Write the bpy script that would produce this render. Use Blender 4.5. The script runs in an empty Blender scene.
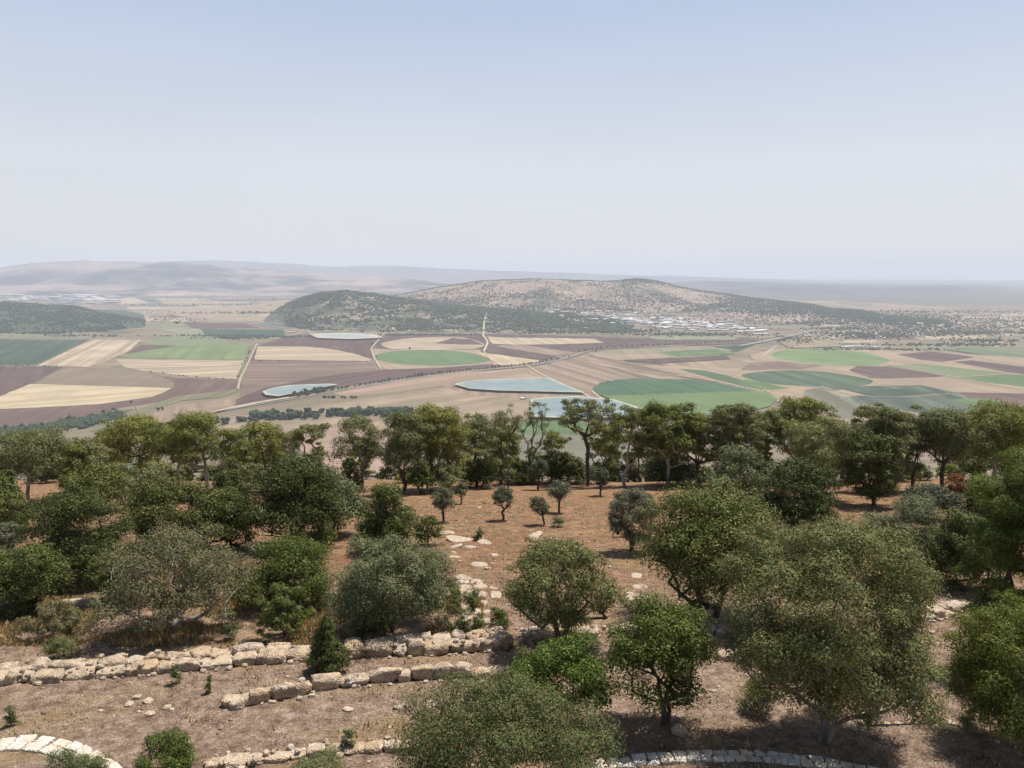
import bpy, math, random
import numpy as np
from mathutils import Vector

# ------------------------------------------------------------------ camera, sky, sun, exposure
scene = bpy.context.scene
C = scene.collection
EYE = 450.0                     # the viewer stands 450 m above the plain
F = 773.0
PITCH = math.radians(8.24)
cam_d = bpy.data.cameras.new("camera")
cam_d.sensor_width = 36.0
cam_d.lens = 36.0 * F / 1024.0
cam_d.clip_start = 0.5
cam_d.clip_end = 200000.0
cam = bpy.data.objects.new("camera", cam_d)
C.objects.link(cam)
cam.location = (0, 0, EYE)
cam.rotation_euler = (math.pi / 2 - PITCH, 0, 0)
scene.camera = cam

SUN_EL = math.radians(66)
SUN_AZ = math.radians(45)        # from straight ahead (+Y) towards the right (+X)
world = bpy.data.worlds.new("World")
scene.world = world
world.use_nodes = True
wn = world.node_tree.nodes
wl = world.node_tree.links
sky = wn.new("ShaderNodeTexSky")
sky.sky_type = 'NISHITA'
sky.sun_disc = False
sky.sun_elevation = SUN_EL
sky.sun_rotation = SUN_AZ
sky.altitude = 500
sky.air_density = 1.0
sky.dust_density = 1.5
sky.ozone_density = 1.5
bg = wn["Background"]
bg.inputs["Strength"].default_value = 0.085
hazy = wn.new("ShaderNodeMix"); hazy.data_type = 'RGBA'       # a milky summer sky: the blue thinned by dust
wl.new(sky.outputs["Color"], hazy.inputs[6])
tcw = wn.new("ShaderNodeTexCoord"); sxyz = wn.new("ShaderNodeSeparateXYZ"); wl.new(tcw.outputs["Generated"], sxyz.inputs[0])
mrw = wn.new("ShaderNodeMapRange"); wl.new(sxyz.outputs[2], mrw.inputs[0])
for i_, v_ in enumerate((0.31, 0.50, 0.88, 0.0)): mrw.inputs[i_ + 1].default_value = v_
wl.new(mrw.outputs[0], hazy.inputs[0])
milk = wn.new("ShaderNodeValToRGB")                  # paler and warmer towards the horizon
wl.new(sxyz.outputs[2], milk.inputs[0])
me_ = milk.color_ramp.elements
me_[0].position = 0.0; me_[0].color = (0.73, 0.73, 0.755, 1)
me_[1].position = 0.30; me_[1].color = (0.50, 0.592, 0.762, 1)
e_ = me_.new(0.13); e_.color = (0.71, 0.725, 0.78, 1)
sc_ = wn.new("ShaderNodeVectorMath"); sc_.operation = 'SCALE'; sc_.inputs["Scale"].default_value = 9.2
veil = wn.new("ShaderNodeTexNoise"); veil.inputs["Scale"].default_value = 1.6; veil.inputs["Detail"].default_value = 5      # thin veils of dust
vm_ = wn.new("ShaderNodeMapping"); vm_.inputs["Scale"].default_value = (1, 1, 5); wl.new(tcw.outputs["Generated"], vm_.inputs[0]); wl.new(vm_.outputs[0], veil.inputs["Vector"])
vr_ = wn.new("ShaderNodeMapRange"); wl.new(veil.outputs[0], vr_.inputs[0])
for i_, v_ in enumerate((0.3, 0.7, 9.2, 9.8)): vr_.inputs[i_ + 1].default_value = v_
wl.new(vr_.outputs[0], sc_.inputs["Scale"])
wl.new(milk.outputs[0], sc_.inputs[0]); wl.new(sc_.outputs[0], hazy.inputs[7])
wl.new(hazy.outputs[2], bg.inputs["Color"])

sun_d = bpy.data.lights.new("sun", 'SUN')
sun_d.energy = 5.0
sun_d.angle = math.radians(0.5)
sun_d.color = (1.0, 0.95, 0.87)
sun = bpy.data.objects.new("sun", sun_d)
C.objects.link(sun)
SV = Vector((math.sin(SUN_AZ) * math.cos(SUN_EL), math.cos(SUN_AZ) * math.cos(SUN_EL), math.sin(SUN_EL)))
sun.rotation_euler = SV.to_track_quat('Z', 'Y').to_euler()
sun.location = (0, 0, 600)

scene.view_settings.view_transform = 'Standard'
scene.view_settings.look = 'None'
scene.view_settings.gamma = 1.0
scene.view_settings.exposure = 0.38
scene.cycles.use_denoising = True
scene.cycles.max_bounces = 6
scene.cycles.diffuse_bounces = 2
scene.cycles.glossy_bounces = 2
scene.cycles.transmission_bounces = 3
scene.cycles.volume_bounces = 1
scene.cycles.transparent_max_bounces = 4
HAZE_DENSITY = 4.5e-5
HAZE_COLOR = (0.79, 0.86, 0.985)

# ------------------------------------------------------------------ numeric helpers
rng = np.random.default_rng(7)
random.seed(7)


def rowtan(py):
    return np.tan(PITCH + np.arctan((np.asarray(py, float) - 384.0) / F))


def vnoise(x, y, seed=0):
    x = np.asarray(x, float); y = np.asarray(y, float)
    xi = np.floor(x).astype(np.int64); yi = np.floor(y).astype(np.int64)
    xf = x - xi; yf = y - yi

    def h(a, b):
        n = (a * 374761393 + b * 668265263 + seed * 974634777) & 0xFFFFFFFF
        n = ((n ^ (n >> 13)) * 1274126177) & 0xFFFFFFFF
        n = (n ^ (n >> 16)) & 0xFFFFFF
        return n / float(0xFFFFFF)
    u = xf * xf * (3 - 2 * xf); v = yf * yf * (3 - 2 * yf)
    return (h(xi, yi) * (1 - u) * (1 - v) + h(xi + 1, yi) * u * (1 - v) + h(xi, yi + 1) * (1 - u) * v + h(xi + 1, yi + 1) * u * v) * 2 - 1


def fbm(x, y, o=4, seed=0):
    s = 0; a = 1.0; t = 0
    for i in range(o):
        s = s + a * vnoise(x * 2 ** i + 17.3 * i, y * 2 ** i - 9.1 * i, seed + i); t += a; a *= 0.5
    return s / t


def sstep(a, b, x):
    t = np.clip((np.asarray(x, float) - a) / (b - a), 0, 1)
    return t * t * (3 - 2 * t)


PY = np.array([-60, 0, 12, 15, 20, 25, 32, 45, 60, 75, 86, 100, 130, 300, 840, 900, 1100.])
PH = np.array([8.5, 9.6, 9.9, 10.2, 10.75, 11.45, 12.85, 15.2, 17.75, 20.6, 24.0, 31, 48, 145, 445, 452, 455.])


def slope_z(x, y):
    """height of the mountain side on which the garden lies"""
    x = np.asarray(x, float); y = np.asarray(y, float)
    h = np.interp(y, PY, PH)
    h2 = np.interp(y + 1.2, PY, PH); h3 = np.interp(y - 1.2, PY, PH)
    h = (h + h2 + h3) / 3
    z = EYE - h
    far = sstep(26, 50, y)
    z = z + fbm(x / 14, y / 14, 3, 3) * 0.35 * far * (1 + sstep(90, 300, y) * 25)
    z = z + fbm(x / 2.2, y / 2.2, 4, 5) * 0.07 + fbm(x / 0.35, y / 0.35, 2, 9) * 0.018
    return z


# hills: for each, columns of the photograph's bearing, crest row, crest distance, foot distance
HILLS = {
    'low_wooded': dict(X=[-260, -100, 0, 40, 80, 110, 140, 160], R=[306, 303, 302.5, 304, 308, 315, 323, 330],
                       DC=[7400, 7400, 7400, 7400, 7300, 7100, 6900, 6800], DB=[5600, 5600, 5600, 5600, 5650, 5800, 6100, 6400], back=2500, p=0.8, s=1),
    'near_ridge': dict(X=[252, 280, 298, 320, 345, 375, 405, 440, 480, 520, 560, 600, 640, 680],
                       R=[324, 309, 300, 293.5, 291.5, 293.5, 299, 304, 308, 311, 314, 318, 325, 331],
                       DC=[7600, 7500, 7450, 7400, 7500, 7500, 7400, 7300, 7200, 7100, 7000, 6800, 6500, 6300], DB=[7300, 6500, 6150, 5900] + [5750] * 10, back=2600, p=0.8, s=2),
    'spur': dict(X=[205, 232, 255, 275, 300, 330, 360], R=[319, 312, 306, 302, 299.5, 300, 310], DC=8600, DB=7200, back=2200, p=0.7, s=7),
    'long_hill': dict(X=[350, 385, 410, 440, 470, 500, 540, 570, 600, 618, 636, 655, 675, 700, 740, 790, 850, 900, 940, 980],
                      R=[303, 298.5, 294, 287, 282.5, 280, 279.3, 279.8, 282, 280.8, 278.2, 280.5, 286.5, 290.5, 296, 303, 311, 318, 323, 330],
                      DC=[10200] * 13 + [9900, 9400, 8700, 7900, 7200, 6700, 6300], DB=5900, back=4500, p=1.7, s=3),
    'left_mountain': dict(X=[-300, -100, 0, 40, 70, 100, 150, 180, 215, 250, 300, 350, 400, 430, 470, 520],
                          R=[280, 272, 269, 264, 262, 261, 262.5, 262, 265, 268.5, 272.5, 275, 277, 280, 285, 292],
                          DC=22500, DB=14500, back=7000, p=1.0, s=4),
    'far_ridge': dict(X=[-200, 0, 120, 170, 220, 280, 340, 400, 470, 540, 600, 700, 800, 900],
                      R=[276, 272, 264, 261.5, 260, 263.5, 267, 266.5, 269, 272, 274, 277, 280, 284],
                      DC=33000, DB=26000, back=7000, p=1.0, s=5),
    'right_ridge': dict(X=[600, 660, 700, 740, 790, 830, 870, 910, 950, 990, 1040, 1150, 1300],
                        R=[288, 283, 281, 281.5, 283, 284.5, 285.5, 286, 286, 288, 290, 291, 295],
                        DC=21500, DB=15500, back=8000, p=1.0, s=6),
}


def hill_z(name, x, y):
    H = HILLS[name]
    y = np.maximum(np.asarray(y, float), 100.0); x = np.asarray(x, float)
    col = 512 + F * x / y
    wob = vnoise(col / 26.0, col * 0 + 3.3, H['s']) * 0.05
    D = np.hypot(x, y) / np.sqrt(1 + (col.clip(-300, 1300) - 512) ** 2 / F ** 2)
    Dc = np.interp(col, H['X'], H['DC'] if isinstance(H['DC'], list) else [H['DC']] * len(H['X'])) * (1 + wob); Db = np.interp(col, H['X'], H['DB'] if isinstance(H['DB'], list) else [H['DB']] * len(H['X'])) * (1 - wob * 0.6)
    row = np.interp(col, H['X'], H['R']) + fbm(col / 22, col * 0 + 1.7, 4, 60 + H['s']) * (0.9 if H['s'] in (4, 5, 6) else 1.1 if H['s'] < 4 else 0.3)
    zc = EYE - Dc * rowtan(row)
    X = H['X']
    edge = sstep(X[0], X[0] + (X[1] - X[0]) * 1.0, col) * (1 - sstep(X[-2], X[-1], col))
    if X[0] < -90:
        edge = 1 - sstep(X[-2], X[-1], col)
    if X[-1] > 1100:
        edge = sstep(X[0], X[1], col)
    zc = np.maximum(zc, 0) * edge
    t = np.clip((D - Db) / (Dc - Db), 0, 1)
    up = np.sin(t * math.pi / 2) ** (2 * H['p'])
    tb = np.clip((D - Dc) / H['back'], 0, 1)
    dn = np.cos(tb * math.pi / 2) ** 2
    z = zc * np.where(D < Dc, up, dn)
    s = 1100.0 if H['s'] in (1, 2, 3, 7) else 2600.0
    n = 1 - np.abs(fbm(x / s, y / s, 4, 20 + H['s'])) * 2.0
    z = z * (1 + (0.26 if H['s'] in (1, 2, 3, 7) else 0.6) * (n - 0.55) * np.clip(1 - t ** 3, 0.05, 1))
    return z - 2.0


def far_z(x, y):
    z = np.zeros_like(np.asarray(x, float))
    for k in ('low_wooded', 'near_ridge', 'long_hill', 'spur'):
        z = np.maximum(z, hill_z(k, x, y))
    return z


def ray(px, py):
    dx = (px - 512) / F; dy = (384 - py) / F
    cp, sp = math.cos(PITCH), math.sin(PITCH)
    return dx, cp + dy * sp, -sp + dy * cp


def plain_pt(px, py):
    dx, dy, dz = ray(px, py)
    t = -EYE / dz
    return dx * t, dy * t


def march(px, py, zf, y0, y1, n=1500):
    dx, dy, dz = ray(px, py)
    ys = np.exp(np.linspace(math.log(y0), math.log(y1), n))
    t = ys / dy
    xs = dx * t; zs = EYE + dz * t
    g = zf(xs, ys)
    hit = np.nonzero(zs <= g)[0]
    i = hit[0] if len(hit) else n - 1
    return float(xs[i]), float(ys[i]), float(g[i])


def near_pt(px, py):
    return march(px, py, slope_z, 9, 96, 1600)


def far_pt(px, py):
    return march(px, py, far_z, 1500, 14000, 1500)


# ------------------------------------------------------------------ mesh helpers
def np_mesh(name, verts, faces, mat=None, smooth=False, midx=None):
    verts = np.ascontiguousarray(verts, dtype=np.float32)
    faces = np.ascontiguousarray(faces, dtype=np.int32)
    me = bpy.data.meshes.new(name)
    nf, k = faces.shape
    me.vertices.add(len(verts)); me.vertices.foreach_set("co", verts.ravel())
    me.loops.add(nf * k); me.loops.foreach_set("vertex_index", faces.ravel())
    me.polygons.add(nf); me.polygons.foreach_set("loop_start", np.arange(0, nf * k, k, dtype=np.int32))
    if smooth:
        me.polygons.foreach_set("use_smooth", np.ones(nf, dtype=bool))
    if midx is not None:
        me.polygons.foreach_set("material_index", np.asarray(midx, dtype=np.int32))
    me.update(calc_edges=True)
    if mat is not None:
        for m in (mat if isinstance(mat, (list, tuple)) else [mat]):
            me.materials.append(m)
    return me


def link(name, me, parent=None, loc=None):
    o = bpy.data.objects.new(name, me)
    C.objects.link(o)
    if parent is not None:
        o.parent = parent
    if loc is not None:
        o.location = loc
    return o


def tag(o, label=None, cat=None, group=None, kind=None):
    if label: o["label"] = label
    if cat: o["category"] = cat
    if group: o["group"] = group
    if kind: o["kind"] = kind
    return o


class Acc:
    """collects quads (triangles repeat a vertex)"""
    def __init__(self):
        self.v = []; self.f = []; self.m = []; self.n = 0

    def add(self, v, f, m=0):
        v = np.asarray(v, float); f = np.asarray(f, int)
        self.v.append(v); self.f.append(f + self.n); self.m.append(np.full(len(f), m)); self.n += len(v)

    def mesh(self, name, mat, smooth=False):
        return np_mesh(name, np.concatenate(self.v), np.concatenate(self.f), mat, smooth, np.concatenate(self.m))


def grid_faces(nu, nv):
    i = np.arange(nu - 1)[:, None]; j = np.arange(nv - 1)[None, :]
    a = i * nv + j
    return np.stack([a, a + 1, a + nv + 1, a + nv], -1).reshape(-1, 4)


# unit subdivided cube for stones
def make_cube(n):
    vs = {}; V = []; Fq = []

    def vid(p):
        k = tuple(np.round(p, 5))
        if k not in vs:
            vs[k] = len(V); V.append(k)
        return vs[k]
    t = np.linspace(-1, 1, n + 1)
    for ax in range(3):
        for s in (-1, 1):
            b, c = (ax + 1) % 3, (ax + 2) % 3
            for i in range(n):
                for j in range(n):
                    q = []
                    for (u, w) in ((t[i], t[j]), (t[i + 1], t[j]), (t[i + 1], t[j + 1]), (t[i], t[j + 1])):
                        p = [0, 0, 0]; p[ax] = s; p[b] = u; p[c] = w
                        q.append(vid(p))
                    Fq.append(q if s > 0 else q[::-1])
    return np.array(V, float), np.array(Fq, int)


CV4, CF4 = make_cube(5)
CV2, CF2 = make_cube(2)


def stone_verts(lx, ly, lz, r, round_=0.30, rough=0.10, base=None):
    V = CV4 if base is None else base
    p = V.copy()
    ln = np.linalg.norm(p, axis=1, keepdims=True)
    sph = p / ln
    box = p * 1.0
    q = box * (1 - round_) + sph * round_ * 1.15
    s = r.integers(0, 10000)
    for k in range(3):
        q[:, k] += rough * fbm(p[:, (k + 1) % 3] * 1.3 + s, p[:, (k + 2) % 3] * 1.3 + p[:, k] * 0.7, 3, int(s) % 97)
    # chop a corner
    for _ in range(2):
        nn = r.normal(size=3); nn /= np.linalg.norm(nn)
        d = q @ nn; lim = r.uniform(0.95, 1.25)
        q = q - nn[None, :] * np.maximum(d - lim, 0)[:, None]
    return q * np.array([lx / 2, ly / 2, lz / 2])


# ------------------------------------------------------------------ material helpers
def nt(name):
    m = bpy.data.materials.new(name); m.use_nodes = True
    return m, m.node_tree.nodes, m.node_tree.links, m.node_tree.nodes["Principled BSDF"]


def ramp(n, stops):
    r = n.new("ShaderNodeValToRGB")
    el = r.color_ramp.elements
    while len(el) < len(stops):
        el.new(0.5)
    for e, (p, c) in zip(el, stops):
        e.position = p; e.color = (*c, 1)
    return r


def noise(n, l, vec, scale, detail=4, rough=0.55, dist=0.0):
    t = n.new("ShaderNodeTexNoise")
    t.inputs["Scale"].default_value = scale; t.inputs["Detail"].default_value = detail
    t.inputs["Roughness"].default_value = rough; t.inputs["Distortion"].default_value = dist
    if vec is not None: l.new(vec, t.inputs["Vector"])
    return t


def mix(n, l, fac, a, b, mode='MIX'):
    m = n.new("ShaderNodeMix"); m.data_type = 'RGBA'; m.blend_type = mode
    for sock, v in ((m.inputs[0], fac), (m.inputs[6], a), (m.inputs[7], b)):
        if isinstance(v, bpy.types.NodeSocket): l.new(v, sock)
        elif isinstance(v, (tuple, list)): sock.default_value = (*v, 1)
        else: sock.default_value = v
    return m.outputs[2]


def mrange(n, l, v, a, b, c=0.0, d=1.0):
    m = n.new("ShaderNodeMapRange")
    l.new(v, m.inputs[0])
    for i, x in enumerate((a, b, c, d)): m.inputs[i + 1].default_value = x
    return m.outputs[0]


def mapping(n, l, vec, scale=(1, 1, 1), rot=0.0):
    m = n.new("ShaderNodeMapping"); l.new(vec, m.inputs[0])
    m.inputs["Scale"].default_value = scale; m.inputs["Rotation"].default_value = (0, 0, rot)
    return m.outputs[0]


def bump(n, l, b, height, strength=0.5, dist=0.05):
    bn = n.new("ShaderNodeBump"); bn.inputs["Strength"].default_value = strength; bn.inputs["Distance"].default_value = dist
    l.new(height, bn.inputs["Height"]); l.new(bn.outputs[0], b.inputs["Normal"])


def soil_mat():
    m, n, l, b = nt("stony_soil")
    geo = n.new("ShaderNodeNewGeometry"); pos = geo.outputs["Position"]
    sep = n.new("ShaderNodeSeparateXYZ"); l.new(pos, sep.inputs[0])
    n1 = noise(n, l, pos, 0.5, 6, 0.62)
    n2 = noise(n, l, pos, 2.6, 10, 0.80)
    n3 = noise(n, l, pos, 22, 6, 0.7)
    nears = ramp(n, [(0.36, (0.10, 0.065, 0.048)), (0.46, (0.26, 0.18, 0.13)), (0.54, (0.40, 0.29, 0.215)), (0.64, (0.58, 0.46, 0.35))])
    l.new(n2.outputs[0], nears.inputs[0])
    fars = ramp(n, [(0.36, (0.10, 0.050, 0.030)), (0.46, (0.25, 0.122, 0.068)), (0.55, (0.36, 0.20, 0.112)), (0.66, (0.54, 0.39, 0.26))])
    l.new(n2.outputs[0], fars.inputs[0])
    # redder earth further down the slope
    add = n.new("ShaderNodeMath"); add.operation = 'MULTIPLY_ADD'
    l.new(n1.outputs[0], add.inputs[0]); add.inputs[1].default_value = 14; l.new(sep.outputs[1], add.inputs[2])
    f = mrange(n, l, add.outputs[0], 27, 41)
    col = mix(n, l, f, nears.outputs[0], fars.outputs[0])
    # dry straw patches
    n4 = noise(n, l, mapping(n, l, pos, (0.7, 1.3, 1)), 0.45, 7, 0.7)
    col = mix(n, l, mrange(n, l, n4.outputs[0], 0.50, 0.64, 0.0, 0.6), col, (0.40, 0.285, 0.135))
    # greyish green weeds thinly over the clearing
    n6 = noise(n, l, pos, 1.1, 8, 0.75)
    wm = n.new("ShaderNodeMath"); wm.operation = 'MULTIPLY'
    l.new(mrange(n, l, n6.outputs[0], 0.49, 0.60, 0, 0.75), wm.inputs[0]); l.new(f, wm.inputs[1])
    col = mix(n, l, wm.outputs[0], col, (0.15, 0.14, 0.06))
    # pebbly speckle
    v = n.new("ShaderNodeTexVoronoi"); v.inputs["Scale"].default_value = 9; l.new(pos, v.inputs["Vector"])
    vm = n.new("ShaderNodeMath"); vm.operation = 'MULTIPLY'
    l.new(mrange(n, l, v.outputs["Distance"], 0.16, 0.28, 1, 0), vm.inputs[0])
    l.new(mrange(n, l, n1.outputs[0], 0.45, 0.62, 0.0, 0.55), vm.inputs[1])
    col = mix(n, l, vm.outputs[0], col, (0.50, 0.42, 0.33))
    col = mix(n, l, mrange(n, l, n3.outputs[0], 0.38, 0.60, 0.6, 0.0), col, (0.10, 0.062, 0.042), 'MIX')
    n7 = noise(n, l, mapping(n, l, pos, (1, 2.2, 1), 0.5), 17, 8, 0.8)
    gr = ramp(n, [(0.38, (0.62, 0.60, 0.58)), (0.5, (0.98, 0.98, 0.98)), (0.62, (1.45, 1.42, 1.36))]); l.new(n7.outputs[0], gr.inputs[0])
    col = mix(n, l, 1.0, col, gr.outputs[0], 'MULTIPLY')
    # scrub green-brown on the steep flank
    g = mrange(n, l, sep.outputs[1], 92, 120)
    gcol = ramp(n, [(0.4, (0.07, 0.075, 0.03)), (0.55, (0.17, 0.15, 0.07)), (0.68, (0.33, 0.22, 0.12))])
    n5 = noise(n, l, pos, 0.06, 8, 0.7); l.new(n5.outputs[0], gcol.inputs[0])
    col = mix(n, l, g, col, gcol.outputs[0])
    l.new(col, b.inputs["Base Color"]); b.inputs["Roughness"].default_value = 0.95
    b.inputs["Specular IOR Level"].default_value = 0.15
    hm = n.new("ShaderNodeMath"); hm.operation = 'ADD'
    l.new(n2.outputs[0], hm.inputs[0]); l.new(n3.outputs[0], hm.inputs[1])
    bump(n, l, b, hm.outputs[0], 0.9, 0.09)
    return m


def stone_mat(name, c1, c2, c3, sc=5.0):
    m, n, l, b = nt(name)
    tc = n.new("ShaderNodeTexCoord"); geo = n.new("ShaderNodeNewGeometry")
    pos = geo.outputs["Position"]
    a = noise(n, l, pos, sc, 8, 0.68, 0.4)
    r = ramp(n, [(0.34, c1), (0.48, c2), (0.66, c3)])
    l.new(a.outputs[0], r.inputs[0])
    k = noise(n, l, pos, 1.7, 3, 0.6)
    col = mix(n, l, mrange(n, l, k.outputs[0], 0.42, 0.62, 0, 0.55), r.outputs[0], (0.55, 0.40, 0.24))
    oi = n.new("ShaderNodeObjectInfo")
    col = mix(n, l, mrange(n, l, oi.outputs["Random"], 0, 1, 0.0, 0.35), col, (0.62, 0.54, 0.44))
    v = n.new("ShaderNodeTexVoronoi"); v.inputs["Scale"].default_value = 26; l.new(pos, v.inputs["Vector"])
    col = mix(n, l, mrange(n, l, v.outputs["Distance"], 0.10, 0.26, 0.45, 0), col, (0.12, 0.09, 0.07))
    l.new(col, b.inputs["Base Color"]); b.inputs["Roughness"].default_value = 0.92
    b.inputs["Specular IOR Level"].default_value = 0.2
    hm = n.new("ShaderNodeMath"); hm.operation = 'ADD'
    l.new(a.outputs[0], hm.inputs[0]); l.new(v.outputs["Distance"], hm.inputs[1])
    bump(n, l, b, hm.outputs[0], 0.8, 0.05)
    return m


def leaf_mat(name, base, var, tip=None, trans=0.25, tipfrac=0.88):
    m, n, l, b = nt(name)
    geo = n.new("ShaderNodeNewGeometry")
    oi = n.new("ShaderNodeObjectInfo")
    stops = [(0.0, tuple(x * 0.72 for x in base)), (0.5, base), (tipfrac, var)]
    if tip: stops.append((min(tipfrac + 0.05, 0.99), tip))
    r = ramp(n, stops)
    l.new(geo.outputs["Random Per Island"], r.inputs[0])
    hs = n.new("ShaderNodeHueSaturation")
    l.new(r.outputs[0], hs.inputs["Color"])
    l.new(mrange(n, l, oi.outputs["Random"], 0, 1, 0.485, 0.515), hs.inputs["Hue"])
    l.new(mrange(n, l, oi.outputs["Random"], 0, 1, 1.15, 0.85), hs.inputs["Value"])
    l.new(hs.outputs[0], b.inputs["Base Color"]); b.inputs["Roughness"].default_value = 0.6
    b.inputs["Specular IOR Level"].default_value = 0.10
    tr = n.new("ShaderNodeBsdfTranslucent")
    tc = mix(n, l, 1.0, hs.outputs[0], (0.95, 1.0, 0.45), 'MULTIPLY')
    l.new(tc, tr.inputs[0])
    mx = n.new("ShaderNodeMixShader"); mx.inputs[0].default_value = trans
    l.new(b.outputs[0], mx.inputs[1]); l.new(tr.outputs[0], mx.inputs[2])
    l.new(mx.outputs[0], n["Material Output"].inputs[0])
    return m


def bark_mat(name, c1, c2):
    m, n, l, b = nt(name)
    tc = n.new("ShaderNodeTexCoord")
    a = noise(n, l, mapping(n, l, tc.outputs["Object"], (1, 1, 0.25)), 9, 6, 0.7)
    r = ramp(n, [(0.35, c1), (0.65, c2)]); l.new(a.outputs[0], r.inputs[0])
    l.new(r.outputs[0], b.inputs["Base Color"]); b.inputs["Roughness"].default_value = 0.95
    bump(n, l, b, a.outputs[0], 0.8, 0.04)
    return m


def field_mat(name, c1, c2, ang=0.0, period=30.0, stripe=0.4, patch=0.5, radial=None):
    """ploughed, mown or sown ground: c1 with bands of c2"""
    m, n, l, b = nt(name)
    geo = n.new("ShaderNodeNewGeometry"); pos = geo.outputs["Position"]
    nz = noise(n, l, pos, 0.006, 6, 0.65)
    dv = n.new("ShaderNodeVectorMath"); dv.operation = 'MULTIPLY_ADD'
    l.new(nz.outputs["Color"], dv.inputs[0]); dv.inputs[1].default_value = (period * 0.6,) * 3; l.new(pos, dv.inputs[2])
    w = n.new("ShaderNodeTexNoise"); w.inputs["Detail"].default_value = 3; w.inputs["Roughness"].default_value = 0.6
    w.inputs["Scale"].default_value = 1.0
    if radial:
        sub = n.new("ShaderNodeVectorMath"); sub.operation = 'SUBTRACT'; l.new(dv.outputs[0], sub.inputs[0]); sub.inputs[1].default_value = (*radial, 0)
        ln = n.new("ShaderNodeVectorMath"); ln.operation = 'LENGTH'; l.new(sub.outputs[0], ln.inputs[0])
        dvd = n.new("ShaderNodeMath"); dvd.operation = 'DIVIDE'; l.new(ln.outputs["Value"], dvd.inputs[0]); dvd.inputs[1].default_value = period
        cb = n.new("ShaderNodeCombineXYZ"); l.new(dvd.outputs[0], cb.inputs[0]); l.new(cb.outputs[0], w.inputs["Vector"])
    else:
        mp = mapping(n, l, dv.outputs[0], (1 / period, 1 / (period * 60), 1), ang)
        mp.node.vector_type = 'TEXTURE'
        mp.node.inputs["Scale"].default_value = (period, period * 60, 1e6)
        l.new(mp, w.inputs["Vector"])
    f = mrange(n, l, w.outputs[0], 0.40, 0.60, 0, 1)
    lo_, hi_ = (c1, c2) if sum(c1) < sum(c2) else (c2, c1)
    dk = tuple(x * (1 - 0.26 * stripe) for x in lo_); lt = tuple(x * (1 + 0.16 * stripe) for x in hi_)
    col = mix(n, l, f, dk, lt)
    p = noise(n, l, pos, 0.004, 8, 0.68)
    c3 = tuple(x * 0.72 for x in c1)
    col = mix(n, l, mrange(n, l, p.outputs[0], 0.42, 0.60, 0, patch), col, c3)
    p2 = noise(n, l, pos, 0.05, 5, 0.7)
    col = mix(n, l, mrange(n, l, p2.outputs[0], 0.35, 0.65, 0, 0.25), col, c2)
    l.new(col, b.inputs["Base Color"]); b.inputs["Roughness"].default_value = 0.95
    b.inputs["Specular IOR Level"].default_value = 0.1
    return m


def flat_mat(name, c, rough=0.8, var=0.12, sc=0.02, spec=0.2):
    m, n, l, b = nt(name)
    geo = n.new("ShaderNodeNewGeometry")
    a = noise(n, l, geo.outputs["Position"], sc, 4, 0.6)
    oi = n.new("ShaderNodeObjectInfo")
    col = mix(n, l, mrange(n, l, a.outputs[0], 0.3, 0.7), tuple(x * (1 - var) for x in c), tuple(min(1, x * (1 + var)) for x in c))
    hs = n.new("ShaderNodeHueSaturation"); l.new(col, hs.inputs["Color"])
    l.new(mrange(n, l, oi.outputs["Random"], 0, 1, 0.75, 1.15), hs.inputs["Value"])
    l.new(hs.outputs[0], b.inputs["Base Color"]); b.inputs["Roughness"].default_value = rough
    b.inputs["Specular IOR Level"].default_value = spec
    return m


def plain_mat():
    m, n, l, b = nt("valley_ground")
    geo = n.new("ShaderNodeNewGeometry"); pos = geo.outputs["Position"]
    nz = noise(n, l, pos, 0.0007, 3, 0.6)
    dv = n.new("ShaderNodeVectorMath"); dv.operation = 'MULTIPLY_ADD'
    l.new(nz.outputs["Color"], dv.inputs[0]); dv.inputs[1].default_value = (500,) * 3; l.new(pos, dv.inputs[2])
    mp = mapping(n, l, dv.outputs[0], (0.0026, 0.0016, 1), 0.5)
    v = n.new("ShaderNodeTexVoronoi"); v.distance = 'CHEBYCHEV'; v.inputs["Scale"].default_value = 1.0; l.new(mp, v.inputs["Vector"])
    sp = n.new("ShaderNodeSeparateColor"); l.new(v.outputs["Color"], sp.inputs[0])
    r = ramp(n, [(0.0, (0.26, 0.19, 0.13)), (0.22, (0.15, 0.105, 0.085)), (0.38, (0.32, 0.24, 0.165)), (0.55, (0.10, 0.12, 0.065)), (0.68, (0.19, 0.13, 0.105)), (0.85, (0.36, 0.28, 0.19))])
    r.color_ramp.interpolation = 'CONSTANT'
    l.new(sp.outputs[0], r.inputs[0])
    near = mrange(n, l, sepy(n, l, pos), 6200, 7600)
    base = mix(n, l, 0.5, (0.33, 0.235, 0.155), (0.28, 0.21, 0.14))
    p = noise(n, l, pos, 0.003, 8, 0.68)
    base = mix(n, l, mrange(n, l, p.outputs[0], 0.4, 0.62), (0.22, 0.165, 0.115), (0.135, 0.118, 0.072))
    col = mix(n, l, near, base, r.outputs[0])
    col = mix(n, l, mrange(n, l, sepy(n, l, pos), 8000, 12500, 0, 0.72), col, (0.055, 0.066, 0.055))
    q = noise(n, l, pos, 0.0035, 6, 0.7)
    col = mix(n, l, mrange(n, l, q.outputs[0], 0.53, 0.62, 0, 0.85), col, (0.06, 0.075, 0.045))
    l.new(col, b.inputs["Base Color"]); b.inputs["Roughness"].default_value = 0.95
    b.inputs["Specular IOR Level"].default_value = 0.1
    return m


def sepy(n, l, pos):
    s = n.new("ShaderNodeSeparateXYZ"); l.new(pos, s.inputs[0]); return s.outputs[1]


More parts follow.
